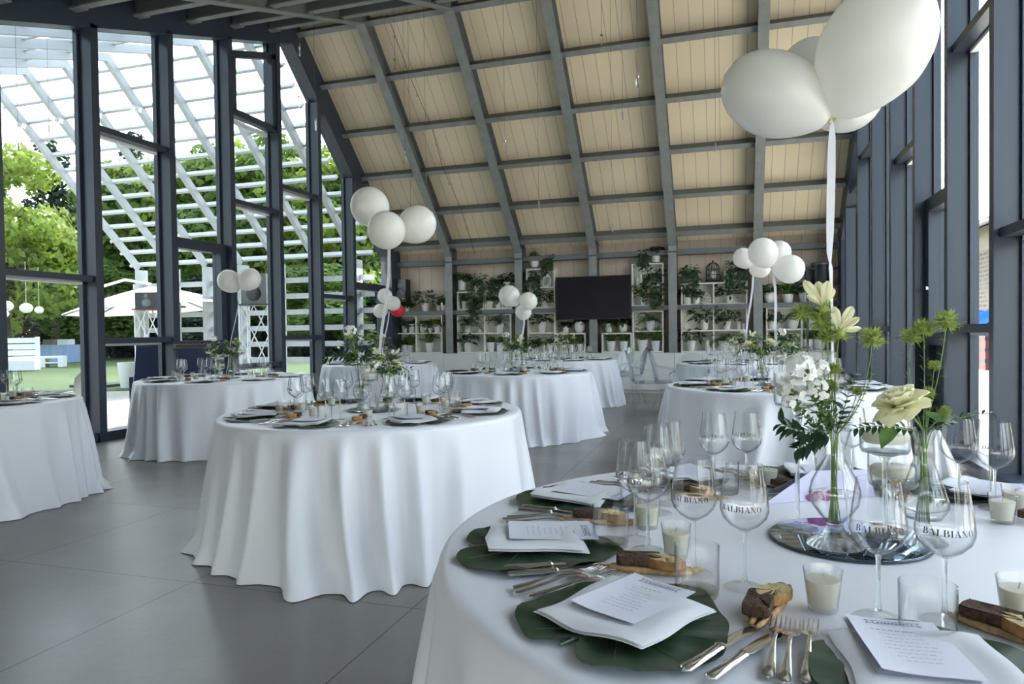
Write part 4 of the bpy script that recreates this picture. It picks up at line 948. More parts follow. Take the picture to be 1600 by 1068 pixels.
def setting(k,th,lv,rg,off={}):
    """one place setting: everything laid by polar position around the table centre"""
    t=TABLES[k]; c=t['c']; z=TH+.001; nm=t['n']
    if k==0: d=T0N[round(norm(th))]
    else: d=DIRN[round(norm(th-math.degrees(math.atan2(-c[1],-c[0])))/45)*45]
    pl=f'at the {d} place of the {nm}'
    dr=off.get('dr',0.)
    def pos(r,da,zz=z): a=rad(th+da); r=r+(dr if r>.6 else 0); return V((c[0]+r*cos(a),c[1]+r*sin(a),zz))
    A=rad(th); j=lambda s: rg.uniform(-s,s)
    g=lambda s:f'{s} on the {nm}'
    ja=j(.12)
    put(rg.choice(LF),pos(.715+j(.01),2+j(2)),A-PI/2+ja,f'green leaf placemat {pl}','leaf',g('leaf placemats'))
    put(rg.choice(NP),pos(.692,0,z+.0085),A-PI/2+.1+ja,f'white napkin {pl}','napkin',g('napkins'))
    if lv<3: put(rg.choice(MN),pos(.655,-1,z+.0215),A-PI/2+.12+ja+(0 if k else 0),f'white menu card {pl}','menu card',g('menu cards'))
    # glasses
    ps=[pos(.455+j(.012),6+j(1)),pos(.455+j(.012),-6.5+j(1))]
    if off.get('wine'): ps=[V((*p,z)) for p in off['wine']]
    for p,w in zip(ps,sidelabels(ps,['left','right'])):
        put(WG if lv<2 else WGP,p,A+PI/2+j(.25) if not off.get('wrot') else off['wrot'],f'{w} wine glass {pl}','wine glass',g('wine glasses'))
    p=pos(.525+j(.01),j(1.5)); p=V((*off['tum'],z)) if off.get('tum') else p
    put(TU,p,0,f'clear tumbler {pl}','tumbler',g('tumblers'))
    st=360/t['k']
    p=pos(.435+j(.015),st/2+j(2)); p=V((*off['vot'],z)) if off.get('vot') else p
    put(VO,p,0,f'votive candle {pl}','candle',g('votive candles'))
    # bread
    bp=off.get('bread',None); bc=V((*bp[0],z)) if bp else pos(.535,st/2-2+j(2)); ba=bp[1] if bp else A+.5+j(.7)
    u_=V((cos(ba),sin(ba),0)); w_=V((-u_.y,u_.x,0))
    if lv<4:
        if lv<3:
            sp=[bc+w_*(.0128*q-.011)+u_*(.01*((q*7)%3-1)) for q in range(3)]; wd=['left','middle','right'] 
            for q,(p,wn) in enumerate(zip(sp,sidelabels(sp,wd))):
                put(SK[q],V((p.x,p.y,z)),ba+(q-1)*.02,f'{wn} breadstick {pl}','breadstick',g('breadsticks'))
        put(rg.choice(RY),bc-u_*.028+w_*.006+V((0,0,.0125)),ba+PI/2+.15,f'dark rye bread slice {pl}','bread',g('rye bread slices'))
        put(rg.choice(WB),bc+u_*.022-w_*.004+V((0,0,.0125 if lv<3 else 0.001)),ba+PI/2-.3,f'white bread slice {pl}','bread',g('white bread slices'),rot=(.0,.0,ba+PI/2-.3))
    # cutlery
    if lv<3:
        s=st/2*.75+1; zc=z+.0035
        ps=[pos(.775,s-1.4,zc),pos(.775,s+1.2,zc)]
        for p,w in zip(ps,sidelabels(ps,['left','right'])): put(KF,p,A+PI+rad(s)*.55,f'{w} silver table knife {pl}','knife',g('table knives'))
        ps=[pos(.785,-s-1.2,zc),pos(.79,-s+.5,zc),pos(.775,-s+2.4,zc)]
        for q,(p,w) in enumerate(zip(ps,sidelabels(ps,['left','middle','right']))): put(FK,p+V((0,0,.0004*q)),A+PI-rad(s)*.45,f'{w} silver fork {pl}','fork',g('forks'))
OFF0={-127:dict(wine=((.02,1.30),(-.07,1.35)),tum=(-.06,1.243),vot=(.14,1.23),bread=((.054,1.203),1.25),wrot=rad(-10)),
 -163:dict(wine=((-.17,1.47),(-.205,1.54)),tum=(-.25,1.48),vot=(-.11,1.44),bread=((-.145,1.342),.02),wrot=rad(-62)),
 161:dict(wine=((-.18,1.78),(-.16,1.88)),vot=(-.19,1.64),bread=((-.30,1.655),.0),wrot=rad(-105)),
 -91:dict(dr=-.065,wine=((.22,1.22),(.315,1.23)),tum=(.27,1.14),vot=(.425,1.265),bread=((.395,1.20),-.75),wrot=rad(-6)),
 125:dict(wine=((-.05,2.08),(.04,2.13)),tum=(-.02,2.05),vot=(.10,2.16),bread=((-.10,1.99),-.5),wrot=rad(195)),
 89:dict(wine=((.345,2.30),(.235,2.26)),vot=(.40,2.2),wrot=rad(170)),
 53:dict(wine=((.57,2.10),(.63,2.03)),tum=(.615,2.13),vot=(.665,2.0),wrot=rad(150))}
for k,t in TABLES.items():
    rg=random.Random(500+k); lv={0:0,2:1,1:1,7:2,3:3,4:3}.get(k,4)
    for q in range(t['k']):
        th=t['off']+q*360/t['k']
        setting(k,th,lv,rg,OFF0.get(round(norm(th)),{}) if k==0 else {})
SKYS,SUNE,EXPO=.48,2.6,1.85
# ------------------------------------------------------------------ centrepieces
def pxm(P): return F/((V(P)-CAM).dot(fw))
def nigella(mb,P,ax,r,rg,mi=0,n=70):
    P,ax=V(P),V(ax).normalized()
    mb.ell(P,r*.52,r*.52,r*.58,10,7,mi)
    for i in range(n):
        d=(rv(rg)+ax*.25).normalized(); mb.leaf(P+d*r*.3,d,rv(rg),r*rg.uniform(.65,1.05),r*.16,mi,2,.1,rg.uniform(-.2,.3))
    for i in range(16):
        a=2*PI*i/16; s=ax.orthogonal().normalized(); s=Matrix.Rotation(a,3,ax)@s
        b=P-ax*r*.5; e=b+s*r*1.5+ax*r*rg.uniform(.1,.7); m_=b+s*r*.8-ax*r*.1
        mb.tube(bez(b,m_,e,4),r*.03,4,mi,r*.012)
        for q in (.5,.8): p=b.lerp(e,q); mb.tube([p,p+(s+rv(rg,.8)).normalized()*r*.5],r*.02,3,mi,r*.008)
def rosebloom(mb,P,ax,R,rg,mi=0):
    P,ax=V(P),V(ax).normalized(); s0=ax.orthogonal().normalized()
    for ring,(n,rr,tilt,L,W) in enumerate(((3,.10,.10,.75,.55),(4,.17,.28,.85,.75),(5,.24,.55,1.0,.95),(6,.28,.90,1.08,1.05),(7,.25,1.25,1.1,1.05))):
        for i in range(n):
            a=2*PI*(i+.37*ring)/n+rg.uniform(-.15,.15); s=Matrix.Rotation(a,3,ax)@s0
            d=ax*cos(tilt)+s*sin(tilt); nr=ax*sin(tilt)-s*cos(tilt)
            mb.petal(P+s*R*rr*.4-ax*R*.12*ring*.4,d,nr,R*L*.95,R*W*1.25,mi,.42-.05*ring,.12+.09*ring*rg.uniform(.4,1.4),.55,7,.35)
def floret(mb,P,ax,r,rg,mi=0):
    P,ax=V(P),V(ax).normalized(); s0=ax.orthogonal().normalized()
    for i in range(5):
        s=Matrix.Rotation(2*PI*i/5+rg.uniform(-.2,.2),3,ax)@s0; mb.petal(P,s+ax*.25,ax,r,r*1.05,mi,.15,.25,.5,4)
def sprig(mb,pts,rg,ls,mi,pairs=True,w=.42,stem=0):
    mb.tube(pts,.0013,5,stem,.0006)
    for j in range(1,len(pts)):
        d=(V(pts[j])-V(pts[j-1])).normalized(); u_=d.orthogonal().normalized()
        for s in (0,PI):
            q=Matrix.Rotation(s+rg.uniform(-.5,.5)+j*(.0 if pairs else 1.4),3,d)@u_
            mb.leaf(pts[j],q+d*.7,V((0,-.3,1))+rv(rg,.4),ls*rg.uniform(.75,1.15),ls*w,mi,3)
def phlox(mb,P,R,rg,n,mi):
    P=V(P)
    for i in range(n):
        d=(rv(rg)+V((0,-.25,.35))).normalized(); floret(mb,P+V((d.x*R,d.y*R,d.z*R*.95)),d+rv(rg,.3),max(R*.27,.007),rg,mi)
def bouquet_proto(kind,seed):
    rg=random.Random(seed); t=thing('flower_bouquet'); st=MB(); lf=MB()
    H=.24
    tips=[]
    for i in range(9):
        a=rg.uniform(0,6.28); r=rg.uniform(.02,.115); h=H+rg.uniform(-.05,.16)*(1 if kind!=1 else .7)
        tip=V((cos(a)*r,sin(a)*r,h)); tips.append(tip); pts=bez((cos(a)*.006,sin(a)*.006,.02),(cos(a)*r*.25,sin(a)*r*.25,.25),tip,7); st.tube(pts,.0018,5,0,.0012)
        for q in range(4,7): lf.leaf(pts[q],V((cos(a+rg.uniform(-1.5,1.5)),sin(a+rg.uniform(-1.5,1.5)),rg.uniform(-.2,.6))),V((0,0,1))+rv(rg,.5),rg.uniform(.04,.085),.026,0,3)
    for i in range(85): 
        a=rg.uniform(0,6.28); r=rg.uniform(.01,.075); lf.leaf((cos(a)*r,sin(a)*r,rg.uniform(.20,.36)),V((cos(a),sin(a),rg.uniform(-.2,.9))),V((0,0,1))+rv(rg,.6),rg.uniform(.03,.06),.02,rg.choice((0,0,0,1)),3)
    for i in range(5):
        a=rg.uniform(0,6.28); sprig(lf,bez((0,0,.22),(cos(a)*.07,sin(a)*.07,.27),(cos(a)*.17,sin(a)*.17,.22+rg.uniform(-.03,.06)),7),rg,.04,1)
    st.build('flower_stem',M['stem'],t); lf.build('foliage',[M['fol'],M['fold']],t,ang=0)
    for i,tip in enumerate(tips):
        mb=MB(); up=V((tip.x*2,tip.y*2,.5))
        if kind==0 and i<3: phlox(mb,tip,.036,rg,34,0); mb.build('white_blossom',M['bloom'],t,ang=0)
        elif (kind==1 and i<2): rosebloom(mb,tip,up+V((0,-.3,0)),.042,rg); mb.build('ivory_rose',M['rose'],t,ang=0)
        elif i in (3,4) or (kind==2 and i<3):
            for q in range(4): mb.petal(tip+rv(rg,.012),V((tip.x*4,tip.y*4,.7))+rv(rg,.7),V((cos(q*1.6),sin(q*1.6),.3)),.055,.028,0,.5,.15,.6,5)
            mb.build('freesia',M['cream'],t,ang=0)
        else: nigella(mb,tip,V((tip.x,tip.y,.5)),.021,rg,0,26); mb.build('seed_pod',M['nig'],t,ang=0)
    return t
BQ=[bouquet_proto(0,11),bouquet_proto(1,12),bouquet_proto(2,13)]; PROTO+=BQ
CENT={1:[],2:[(0,0,(-.075,-.02),'full bouquet of white blossoms',.0),(1,1,(.075,.03),'bouquet of ivory roses',1.)],3:[(0,0,(-.05,-.03),'bouquet of white blossoms',2.),(1,2,(.09,.03),'bouquet of cream freesias',0.)],
 4:[(0,0,(-.05,-.04),'bouquet of white blossoms',1.2),(1,2,(.06,.05),'bouquet of cream freesias',3.)],5:[(1,0,(-.08,0),'bouquet of white blossoms',4.),(0,2,(.09,.02),'bouquet of cream freesias',5.)],6:[(0,1,(-.06,0),'bouquet of ivory roses',.4),(1,0,(.07,.04),'bouquet of white blossoms',2.2)],
 7:[(1,1,(-.12,-.05),'bouquet of ivory roses with fern',2.6),(0,0,(.10,.02),'bouquet of white blossoms',.7)],8:[(0,0,(-.07,0),'bouquet of white blossoms',3.3),(1,2,(.1,.03),'bouquet of cream freesias',1.6)]}
for k,t in TABLES.items():
    c=t['c']; nm=t['n']
    o=(.24-c[0],1.655-c[1]) if k==0 else (0,0); P=V((c[0]+o[0],c[1]+o[1],TH+.001))
    put(TY,P,0,f'round dark mirror tray in the middle of the {nm}','tray',None)
    z=TH+.0078
    for vk,bk,(dx,dy),lb,rz in CENT.get(k,[]):
        w='left' if dx<0 else 'right'
        put(VA[vk],V((c[0]+dx,c[1]+dy,z)),0,f'{w} clear glass bud vase on the tray of the {nm}','vase',None)
        q=put(BQ[bk],V((c[0]+dx,c[1]+dy,z+.045)),rz,f'{lb}, {w} vase, {nm}','flowers',None)
        if q and k==2: q.scale=(1.15,1.15,1.12) if bk==0 else (.85,.85,.8)
    if k in (0,): SP=[((.142,1.712),.352,'tall'),((.318,1.69),.255,'middle height'),((.345,1.755),.17,'short')]
    else: SP=[((c[0]-.02,c[1]+.10),.352,'tall'),((c[0]+.03,c[1]-.105),.255,'middle height'),((c[0]-.11,c[1]+.07),.17,'short')]
    for (x,y),h,w in SP:
        if k not in (1,): put(ST[h],V((x,y,z)),0,f'{w} glass candle stand with a floating candle on the {nm}','candle stand',f'glass candle stands on the {nm}')
# front table flowers, each stem a thing of its own
z0=TH+.0078
VAa=V((.205,1.590,z0)); VAb=V((.385,1.655,z0))
put(VA[0],VAa,0,'hourglass bud vase nearest the camera on the foreground tray, holding the white phlox','vase',None)
put(VA[1],VAb,0,'second bud vase on the foreground tray, holding the ivory rose','vase',None)
CENT0=None
def flower(name,label,cat,v,tip,bend,r=.0016,foot=None):
    """a stem from inside vase v to the tip; returns thing and its points (world)"""
    b=v+V((0,0,.052)) if v is VAa else v+V((0,0,.042))
    rg=random.Random(len(label)*3+int(tip[0]*1000)); b=b+V((rg.uniform(-.012,.012),rg.uniform(-.012,.012),0)); n_=v+V((rg.uniform(-.007,.007),rg.uniform(-.007,.007),.19))
    mth=v+V(((tip[0]-v.x)*.10+rg.uniform(-.006,.006),(tip[1]-v.y)*.1,.235))
    pts=bez(b,n_,mth,5)[:-1]+bez(mth,V(bend),V(tip),10)
    t=thing(name,label,cat,b); L=[p-b for p in pts]
    MB().tube(L,r,6,0,r*.75).build('stem',M['stem'],t); return t,L,b,rg
Yf=1.60
for px,py,r,vv,by,lb in ((1363,528,15,VAa,(1358,620),'spiky green seed pod standing alone right of the white freesias'),(1424,526,13,VAb,(1412,610),'leftmost of the three flat green pods above the ivory rose'),(1443,513,13,VAb,(1446,600),'middle of the three flat green pods above the ivory rose'),(1479,502,15,VAb,(1470,590),'rightmost and highest of the three green pods above the ivory rose'),(1460,571,8,VAb,(1455,620),'small green pod below the rightmost high pod'),(1450,613,8,VAb,(1446,650),'small green pod right behind the ivory rose'),(1476,643,8,VAb,(1460,665),'small green pod low beside the fern tip, right of the rose'),
  (1254,488,14,VAa,(1265,580),'green pod below the left white freesia'),(1283,503,15,VAa,(1285,590),'feathery green pod under the upper freesias'),(1292,524,12,VAa,(1294,600),'darker round green pod left of the ribbon'),(1304,577,9,VAa,(1303,640),'small green pod right of the white phlox, upper one'),(1298,603,9,VAa,(1300,650),'small green pod right of the white phlox, lower one'),(1340,612,7,VAa,(1325,660),'tiny green pod on the thin stem leaning right of the phlox')):
    yy=Yf+(.03 if vv is VAb else 0); tip=at(px,py,yy); bd=at(*by,yy); R=r/pxm(tip)*1.12
    t,L,b,rg=flower('seed_pod_stem',lb,'flower',vv,tip,bd,.0010)
    mb=MB(); ax=(L[-1]-L[-3]).normalized(); nigella(mb,(0,0,0),ax+V((0,0,.3)),R,rg,0,190); mb.build('seed_pod',M['nig'],t,L[-1],ang=0)
    mb=MB()
    for q in range(6,len(L)-1):
        for _ in range(3): d=(rv(rg)+(L[q+1]-L[q]).normalized()).normalized(); p=L[q]; e=p+d*.016; mb.tube([p,p+d*.008,e],.00035,3,0,.0002); mb.tube([p+d*.008,p+d*.008+(d+rv(rg,.9)).normalized()*.009],.0003,3,0)
    mb.build('thread_leaf',M['stem'],t,ang=0)
for (bx,by),pet,lb in (((1287,478),((1258,440,11),(1278,442,11),(1294,441,12),(1302,452,9),(1262,462,6)),'upper white freesia with open petals beside the ribbon'),((1312,517),((1304,481,10),(1331,481,11),(1341,497,8),(1344,513,7),(1326,498,6)),'lower cream freesia opening to the right of the ribbon')):
    tip=at(bx,by,Yf-.01); t,L,b,rg=flower('freesia',lb,'flower',VAa,tip,at(1300,600,Yf),.0012)
    for k,(qx,qy,w) in enumerate(pet):
        e=at(qx,qy,Yf-.01+(.012 if k%2 else -.012)); d=e-tip; l=d.length; W=w/pxm(e)*2.0
        for q in range(3):
            mb=MB(); nr=Matrix.Rotation(q*2.1+.5,3,d.normalized())@d.orthogonal().normalized(); mb.petal(tip-b+d*.05,d+nr*l*.10,-nr,l*1.0,W*.72,0,.5,-.08,.66,9,.2); mb.build('petal',M['cream'],t,ang=0)
    mb=MB(); nigella(mb,tip-b-V((0,0,.006)),(0,0,1),.02,rg,0,26); mb.build('calyx',M['nig'],t,ang=0)
tip=at(1258,598,Yf-.03); t,L,b,rg=flower('white_phlox','large white phlox head left in the foreground bouquet','flower',VAa,tip-V((0,0,.05)),at(1290,650,Yf),.0018)
for (px,py,rr,n_) in ((1250,578,30,26),(1240,607,24,20),(1277,610,22,18),(1232,628,12,8),(1283,575,15,9)):
    mb=MB(); q=at(px,py,Yf-.03); phlox(mb,q-b,rr/pxm(q)*.85,rg,int(n_*2.2),0); mb.build('blossom_cluster',M['bloom'],t,ang=0)
for pts_,ls,dark,lb,pr in ((((1298,690),(1275,640),(1262,590)),.020,0,'bushy light green leaf spray in front of the white phlox',False),(((1296,690),(1255,660),(1240,618)),.017,0,'light green spray curving left below the phlox',False),(((1300,690),(1290,640),(1287,600)),.02,0,'upright light green spray in the middle of the foreground bouquet',False),(((1296,695),(1255,680),(1222,662)),.034,1,'dark rose leaf spray hanging left over the vase mouth',True),(((1302,690),(1318,645),(1332,590)),.028,1,'dark fern leaf right of the foreground bouquet stems',True),(((1306,690),(1345,640),(1362,585)),.011,0,'thin feathery stem leaning right toward the lone pod',True),(((1296,692),(1270,690),(1247,700)),.030,1,'lower dark leaf spray left of the vase mouth',True)):
    tip=at(*pts_[2],Yf-.02); t,L,b,rg=flower('leaf_spray',lb,'foliage',VAa,tip,at(*pts_[1],Yf-.02),.0010)
    mb=MB(); sprig(mb,L[5:],rg,ls*(1 if dark else 1),0,pr,.45 if dark else .5)
    if not dark and ls>.015:
        for q in range(6,len(L)):
            for _ in range(6): mb.leaf(L[q]+rv(rg,.01),rv(rg)+V((0,0,.6)),rv(rg),ls*rg.uniform(.5,1.),ls*.45,0,2)
    mb.build('leaves',M['fold'] if dark else M['fol'],t,ang=0)
tip=at(1408,632,Yf+.0); t,L,b,rg=flower('ivory_rose','large open ivory rose leaning left in the second vase','flower',VAb,tip,at(1432,655,Yf+.02),.0026)
mb=MB(); rosebloom(mb,(0,0,0),V((-.35,-.16,.9)),.049,rg); mb.build('rose_head',M['rose'],t,tip-b,ang=0)
mb=MB(); [mb.leaf((0,0,-.004),V((cos(k*1.26),sin(k*1.26),.1)),V((0,0,1)),.03,.012,0,3) for k in range(5)]; mb.build('calyx',M['fol'],t,tip-b,ang=0)
for pts_,ls,lb,w in ((((1434,690),(1390,660),(1340,668)),.022,'dark leaf sprig reaching left from the rose vase',.5),(((1440,690),(1480,650),(1548,645)),.017,'pointed fern frond reaching right from the rose vase',.35),(((1436,692),(1408,672),(1388,662)),.058,'broad rose leaf pair under the ivory rose',.6),(((1440,692),(1452,668),(1470,652)),.055,'broad dark leaves right of the rose stem',.55)):
    tip=at(*pts_[2],Yf+.02); t,L,b,rg=flower('leaf_spray',lb,'foliage',VAb,tip,at(*pts_[1],Yf+.02),.0013)
    mb=MB(); sprig(mb,L[5:] if ls<.03 else L[-6::3],rg,ls,0,True,w); mb.build('leaves',M['fold'] if ls<.05 else M['fol'],t,ang=0)
# lilac folded card and names
t=MB(); a,b,c_=V((.045,1.93,TH+.002)),V((.385,2.02,TH+.002)),V((.235,2.0,TH+.092))
p0,p1=onz(1194,787,TH+.001),onz(1368,775,TH+.001); tp_=at(1268,735,p0.y+.05); tq=at(1356,733,p1.y+.05)
mb=MB().add([p0,p1,tq,tp_,p0+V((0,.12,0)),p1+V((0,.12,0))],[(0,1,2,3),(3,2,5,4)],0,False)
for q,e in enumerate(((1212,776),(1226,771),(1224,780),(1236,777))): mb.ell(p0.lerp(p1,.42+.06*q)+(tp_-p0.lerp(p1,.42))*(.10+.09*(q%2))+V((0,-.003,0)),.016,.002,.012,8,6,1)
tag(mb.build('folded_card',[M['lilac'],M['terracotta']]),'lilac folded card standing behind the foreground mirror tray','card')
for px,py,w,h,lb in ((1300,752,.075,.10,'white napkin folded upright at the far side of the foreground table, behind the tall vase'),(1462,745,.08,.16,'white napkin peak standing behind the rose vase on the foreground table')):
    P=onz(px,py+12,TH+.001); mb=MB()
    def fn(u_,v_): 
        x=(u_-.5)*2; return V((x*w*(1-.85*v_),-.03*(1-v_)*(1-abs(x))**.7+.012*sin(9*x)*(1-v_),h*v_))
    mb.grid(fn,18,8); mb.grid(lambda u_,v_:fn(1-u_,v_)*1.0+V((0,.05*(1-v_)+.004,0)),18,8)
    tag(mb.build('standing_napkin',M['napkin'],None,P),lb,'napkin')
# ------------------------------------------------------------------ balloons
def balloon(knot,cen,W,label,group,mat='balloon'):
    ax=cen-knot; L=min(max(ax.length*2,W*1.04),W*(1.42 if W>.16 and knot.y<2 else 1.14)); knot=cen-ax.normalized()*L/2; prof=[(.0006,.0)]
    for i in range(1,23):
        t=i/22; q=(t-.53)/(.53 if t<.53 else .47); r=W/2*math.sqrt(max(0,1-q*q))*(1-.22*max(0,1-t/.45)**1.2); prof.append((max(r,.0006),L*t))
    b=thing('balloon',label,'balloon',knot,group=group,rot=ax.to_track_quat('Z','Y').to_euler())
    MB().lathe(prof,32).build('body',M[mat],b,ang=0)
    MB().lathe([(W*.035,-W*.05),(W*.012,-.001),(W*.02,W*.03)],12).build('knot',M['knot'] if mat=='balloon' else M[mat],b); return b
BAL={0:('foreground table',1.62,(1300,184),[(1362,80,164,-.03,'largest, at upper right'),(1214,150,128,0,'second largest, at the left'),(1320,150,112,.13,'lower right, half hidden behind the largest'),(1270,112,98,.13,'upper middle, mostly hidden behind two others')]),
 2:('middle table',3.78,(608,384),[(579,325,60,.05,'upper left'),(604,361,59,-.14,'nearest, in the middle'),(650,352,58,.03,'right hand')]),
 3:('glass door table',6.4,(374,456),[(359,440,35,0,'left hand'),(389,437,34,0,'right hand')]),
 6:('far left corner table',10.0,(608,478),[(602,463,23,0,'top'),(614,474,23,-.1,'right'),(595,485,22,0,'lower left')]),
 4:('table beyond the middle table',7.95,(819,480),[(797,463,33,0,'left and largest'),(825,471,29,-.05,'right'),(818,487,25,.1,'lowest')]),
 7:('table beyond the foreground table',6.13,(1206,418),[(1193,396,45,-.08,'largest, in the middle'),(1232,420,45,0,'lower right'),(1216,396,38,.14,'upper right, half hidden')]),
 8:('far right table',10.3,(1177,424),[(1162,404,31,0,'upper left'),(1187,418,33,.05,'lower')])}
for k,(nm,Y,(kx,ky),L) in BAL.items():
    K=at(kx,ky,Y)
    for px,py,w,dy,wd in L:
        c=at(px,py,Y+dy); balloon(K,c,w/pxm(c),f'white balloon, {wd} in the cluster above the {nm}',f'white balloons above the {nm}')
K=at(609,478,10.1); c=at(620,484,10.2); balloon(K,c,21/pxm(c),'red balloon behind the white ones in the far left corner',None,'redballoon')
def ribbon(pts,w,label,tw=0.):
    pts=[V(p) for p in pts]; N=len(pts); mb=MB(); vs=[]
    for i,p in enumerate(pts):
        ww=w[i] if isinstance(w,list) else w; a=tw*i/N; s=V((cos(a),sin(a),0))*ww/2; n_=V((-sin(a),cos(a),0))*.0006
        vs+= [p-s-n_,p+s-n_,p+s+n_,p-s+n_]
    fs=[]
    for i in range(N-1):
        for q in range(4): fs.append((i*4+q,i*4+(q+1)%4,(i+1)*4+(q+1)%4,(i+1)*4+q))
    fs+=[(3,2,1,0),tuple(N*4-4+q for q in range(4))]
    mb.add(vs,fs,0,True); return tag(mb.build('ribbon',M['ribbon'],ang=50),label,'ribbon')
Y=1.62
pr_=[(1300,186,4),(1300,215,10),(1299,260,12),(1298,310,12),(1297,360,11),(1296,395,8),(1297,410,3),(1298,418,6),(1299,450,4),(1300,500,4),(1301,560,4),(1302,600,3)]
pp2=[at(x,y,Y) for x,y,w in pr_]
ribbon(pp2+[V((.24,1.63,TH+.02))],[w/725 for _,_,w in pr_]+[.004],'white ribbon hanging from the big balloons to the foreground table',.5)
for k,(kx,ky),pts_,w in ((2,(608,388),((609,420),(610,500),(611,580)),5),(4,(819,492),((820,520),(821,550)),3.2),(7,(1207,420),((1208,470),(1209,530)),4),(8,(1177,426),((1176,470),(1176,530)),3),(6,(608,486),((608,510),(608,540)),2),(3,(374,458),((373,490),(372,530)),1.6)):
    nm,Y=BAL[k][0],BAL[k][1]; c=TABLES[k]['c']
    K=at(kx,ky,Y); E=V((c[0]+.02,c[1],TH+.012)); P=[K.lerp(E,q/6)+V((.012*sin(q*1.3),0,0)) for q in range(6)]
    ribbon(P+[E],w/pxm(P[0]),f'white ribbon from the balloons down to the {nm}')
# ------------------------------------------------------------------ chairs
def ghost():
    t=thing('acrylic_chair')
    mb=MB(); N=28; o=[]
    for i in range(N): a=2*PI*i/N; e=.55; o.append((.235*math.copysign(abs(cos(a))**e,cos(a)),.23*math.copysign(abs(sin(a))**e,sin(a))*(1)))
    mb.prism(o,.445,.468).build('seat',M['ghost'],t)
    mb=MB()
    def bk(u_,v_,s):
        a=2*PI*u_; r=v_; x=.205*r*cos(a); z=.70+.225*r*sin(a); return V((x,-.235-.10*(z-.47)/.45+.02*(1-(x/.2)**2)*-1+s*.008,z))
    mb.grid(lambda u_,v_:bk(u_,v_,0),32,4); mb.grid(lambda u_,v_:bk(1-u_,v_,1),32,4)
    mb.build('backrest',M['ghost'],t,ang=60)
    MB().tube([bk(k/32,1,.5) for k in range(33)],.013,8).build('back_frame',M['ghost'],t)
    for s in (-1,1): MB().tube([(s*.09,-.245,.50),(s*.12,-.225,.455)],.016,8).tube([(s*.2,-.29,.70),(s*.25,-.12,.66),(s*.245,.06,.62),(s*.22,.10,.47)],.012,8).build('arm',M['ghost'],t)
    for sx in (-1,1):
        for sy in (-1,1): MB().tube([(sx*.19,sy*.19,.45),(sx*.20,sy*.205,.2),(sx*.205,sy*(.215 if sy>0 else .27),0)],[.021,.017,.012],8).build('leg',M['ghost'],t)
    return t
GC=ghost(); PROTO.append(GC)
for P,rz,lb in ((onz(1016,645,0),-PI/2+.25,'clear acrylic chair standing free at the left of the table beyond the foreground table'),(V((-.55,9.55,0)),.25,'clear acrylic chair seen from behind at the far right table'),(V((-.84,10.65,0)),-1.3,'clear acrylic chair at the left side of the far right table'),(V((-1.72,12.0,0)),1.9,'clear acrylic chair at the right side of the far table under the television'),(V((-2.0,12.45,0)),2.5,'clear acrylic chair behind the far table under the television')):
    dup(GC,V((P[0],P[1],0)),rz,lb,'chair','clear acrylic chairs')
t=thing('shell_chair','white moulded shell chair just outside the glass behind the left edge table','chair',onz(106,664,-.02),rz=2.0)
def sh(u_,v_):
    x=(u_-.5)*2; 
    if v_<.5: y=.24-.46*(v_/.5); z=.44-.03*(v_/.5)+.09*x*x*(v_/.5)
    else: q=(v_-.5)/.5; y=-.22-.10*q; z=.41+.42*q*(1-.35*x*x)+.09*x*x*(1-q)
    return V((x*.27*(1-.25*max(0,v_-.6)),y+.12*x*x*max(0,v_-.45)*1.5,z))
MB().grid(sh,14,16).grid(lambda u_,v_:sh(1-u_,v_)+V((0,-.006,-.008)),14,16).build('shell',M['potw'],t)
for sx in (-1,1):
    for sy in (-1,1): MB().tube([(sx*.15,sy*.14,.41),(sx*.22,sy*.21,0)],.014,8).build('leg',M['shelf'],t)
P=pd(240,600,9.9)
t=thing('lounge_chair','navy upholstered chair outside the glass behind the glass door table','chair',(P.x,P.y,-.02),rz=.75); t.scale=(.8,.8,1.12)
MB().prism([(-.30,0),(.30,0),(.24,.62),(-.24,.62)],-.35,-.26,0,lambda p:V((p.x,p.z,p.y+.40))).build('backrest',M['navy'],t); MB().box(-.30,.30,-.26,.30,.30,.44).build('seat',M['navy'],t)
for sx in (-1,1):
    MB().box(min(sx*.30,sx*.36),max(sx*.30,sx*.36),-.35,.3,.3,.62).build('arm',M['navy'],t)
    for y in (-.3,.26): MB().tube([(sx*.26,y,0),(sx*.26,y,.3)],.016,8).build('leg',M['black'],t)
P=pd(303,600,9.1); zt=CH+(545-562)/F*9.1
t=thing('console_table','small table under a navy cloth in front of the glass door','table',(P.x,P.y,0),rz=.55)
MB().box(-.20,.20,-.2,.2,zt-.02,zt).grid(lambda u_,v_:V((.2*cos(2*PI*u_)*(1.25-.25*v_)*(abs(cos(2*PI*u_))+1e-6)**-.5*1.,.2*sin(2*PI*u_)*(abs(sin(2*PI*u_))+1e-6)**-.5*(1.2-.2*v_),zt*v_)),40,6).build('cloth',M['navy'],t,ang=0)
mx=thing('audio_mixer','silver and black audio mixer on the navy glass door table','mixer',(P.x,P.y,zt+.002),rz=.55)
MB().box(-.20,.20,-.13,.13,0,.05).build('case',M['steel_light'],mx)
kb=MB()
for i in range(9):
    for j in range(2): kb.lathe([(.014,0),(.013,.018),(0,.018)],10,0,(-.168+.042*i,-.05+.09*j,.05))
kb.build('knob',M['black'],mx); MB().box(-.185,.185,-.133,-.13,.008,.045).build('front_panel',M['black'],mx)
